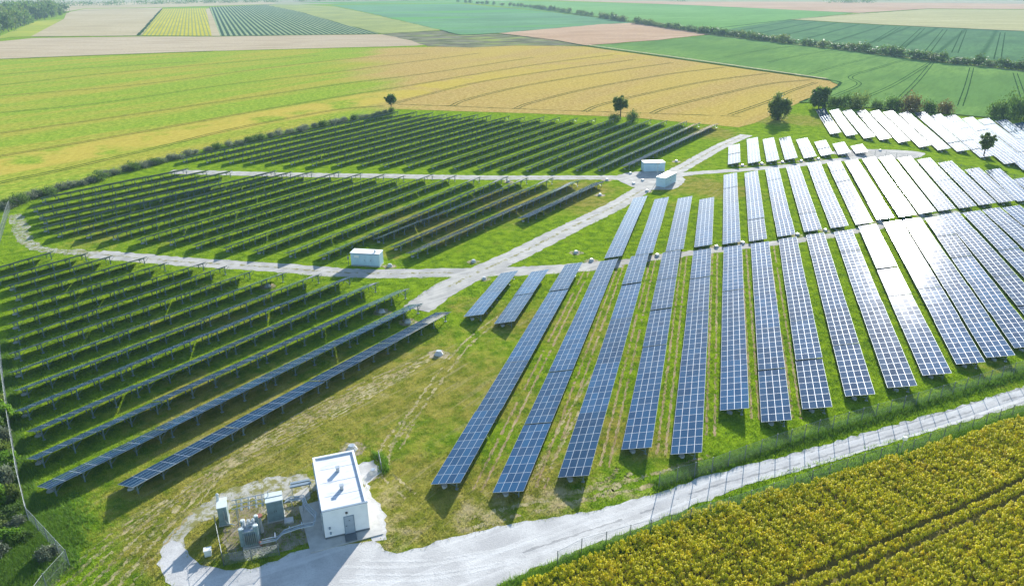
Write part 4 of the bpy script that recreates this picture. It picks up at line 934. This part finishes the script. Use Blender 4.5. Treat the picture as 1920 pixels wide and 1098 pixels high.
hedged = X < -1e9
X, Y = X[keep], Y[keep]
dd, ss = zones(X, Y); hh = .10 + .16 * rng.uniform(0, 1, len(X)) ** 2 + .08 * (dd < .3)
tufts('grass', X, Y, hh, .055, 5, M_BLADES, 21, 'short uneven grass under and between the panel rows', spread=.20)
# verges: taller grass along road edges and fences
def along(px, n_, sd_, sh=0, world=False):
    P = densify([at(*p) for p in px] if not world else px, .25, 0, closed=False); P = np.array(P); i_ = rng.integers(0, len(P), n_); return P[i_, 0] + rng.normal(size=n_) * sd_, P[i_, 1] + rng.normal(size=n_) * sd_ + sh
vx, vy = [], []
for px, n_, sd_, sh in (([(1235, 914), (1454, 843), (1693, 772), (1920, 702), (2060, 660)], 8000, .45, .55), ([(930, 1105), (1090, 1038), (1300, 962), (1487, 905), (1710, 838), (1920, 770), (2100, 722)], 15000, .55, -.85),
                        ([(131, 1060), (56, 980), (22, 812), (0, 640)], 5000, .6, 0), ([(-10, 1090), (60, 1000), (30, 1000), (0, 1060)], 15000, 2.2, 0), ([(704, 852), (718, 862), (722, 884)], 260, .2, 0)):
    a, b = along(px, n_, sd_, sh); vx.append(a); vy.append(b)
vx = np.concatenate(vx); vy = np.concatenate(vy); k_ = ~pip(vx, vy, ROADW) | (rng.uniform(0, 1, len(vx)) < .03); vx, vy = vx[k_], vy[k_]
tufts('verge_grass', vx, vy, rng.uniform(.2, .6, len(vx)), .06, 6, M_VERGE, 22, 'taller rank green grass on the verges and along the fences', spread=.12, attrs=False)

# the yellowing crop at the lower right: rows of leafy plants, two wheel gaps
M_CSOIL = plain('crop_soil', (.20, .18, .06), 1.0, var=.2, scale=2)
sheet('crop_soil', CORN, .03, M_CSOIL, world=True)
ga = at(1489, 1098); gb = at(1920, 906); cdir = Vector((gb[0] - ga[0], gb[1] - ga[1])).normalized(); cn = Vector((-cdir.y, cdir.x))
g2 = at(1573, 1095); off1 = 0.0; off2 = (Vector(g2) - Vector(ga)).dot(cn)
rows_ = np.arange(-26, 26, .52); al = np.arange(-70, 75, .26); RR, AA = np.meshgrid(rows_, al, indexing='ij'); RR = RR.ravel() + rng.normal(size=RR.size) * .05; AA = AA.ravel() + rng.normal(size=AA.size) * .07
X = ga[0] + cdir.x * AA + cn.x * RR; Y = ga[1] + cdir.y * AA + cn.y * RR
keep = pip(X, Y, CORN) & in_view(X, Y, 12) & (np.abs(RR - off1 + rng.normal(size=RR.size) * .06) > .27) & (np.abs(RR - off2 + rng.normal(size=RR.size) * .06) > .27) & (rng.uniform(0, 1, X.size) < .93 - .35 * (np.sin(X * .8 + 2 * np.sin(Y * .5)) * np.sin(Y * .9) > .86))
X, Y = X[keep], Y[keep]; n = len(X); NL = 18
hv = .92 + .14 * np.sin(X * .55 + 1.3 * np.sin(Y * .31)) * np.sin(Y * .47 + X * .12) + .08 * np.sin(X * 1.7 + Y * 1.1)
ph = np.repeat(rng.uniform(.72, 1.25, n) * hv, NL); bx = np.repeat(X, NL); by = np.repeat(Y, NL); N = n * NL
hz0 = ph * rng.uniform(.55, 1.0, N); a = rng.uniform(0, 6.28, N); ln = rng.uniform(.14, .28, N); wl = rng.uniform(.05, .09, N); up = rng.uniform(.03, .20, N)
ca, sa = np.cos(a), np.sin(a)
def P_(f_, z, wv): 
    return [np.stack([bx + ca * f_ + sa * wv, by + sa * f_ - ca * wv, z], 1), np.stack([bx + ca * f_ - sa * wv, by + sa * f_ + ca * wv, z], 1)]
p0 = P_(.02, hz0, wl * .3); p1 = P_(ln * .55, hz0 + up, wl); p2 = P_(ln, hz0 + up * .3 - .08, wl * .35)
V = np.stack(p0 + p1 + p2, 1).reshape(-1, 3); b6 = np.arange(N)[:, None] * 6
Fc = np.concatenate([b6 + [0, 1, 3, 2], b6 + [2, 3, 5, 4]])
tag(link('crop_plants', np_mesh('crop_plants', V, Fc, [M_MAIZE])), 'dense yellowing leafy crop with two wheel gaps at the lower right', 'crop', None, 'stuff')

# ------------------------------------------------------------------ air
hm = bpy.data.meshes.new('haze'); x0, x1, y0, y1, z0, z1 = -8500, 8500, -500, 11500, -1, 62
hm.from_pydata([(x0, y0, z0), (x1, y0, z0), (x1, y1, z0), (x0, y1, z0), (x0, y0, z1), (x1, y0, z1), (x1, y1, z1), (x0, y1, z1)], [], [(3, 2, 1, 0), (4, 5, 6, 7), (0, 1, 5, 4), (1, 2, 6, 5), (2, 3, 7, 6), (3, 0, 4, 7)])
mh = bpy.data.materials.new('haze'); mh.use_nodes = True; nn = mh.node_tree.nodes; nn.remove(nn['Principled BSDF']); pv = nn.new('ShaderNodeVolumePrincipled')
pv.inputs['Color'].default_value = (.55, .78, 1.0, 1); pv.inputs['Density'].default_value = .00013; pv.inputs['Anisotropy'].default_value = 0.0
mh.node_tree.links.new(pv.outputs[0], nn['Material Output'].inputs['Volume']); hm.materials.append(mh)
tag(link('haze', hm), 'thin pale blue haze over the far fields', 'haze', None, 'stuff')
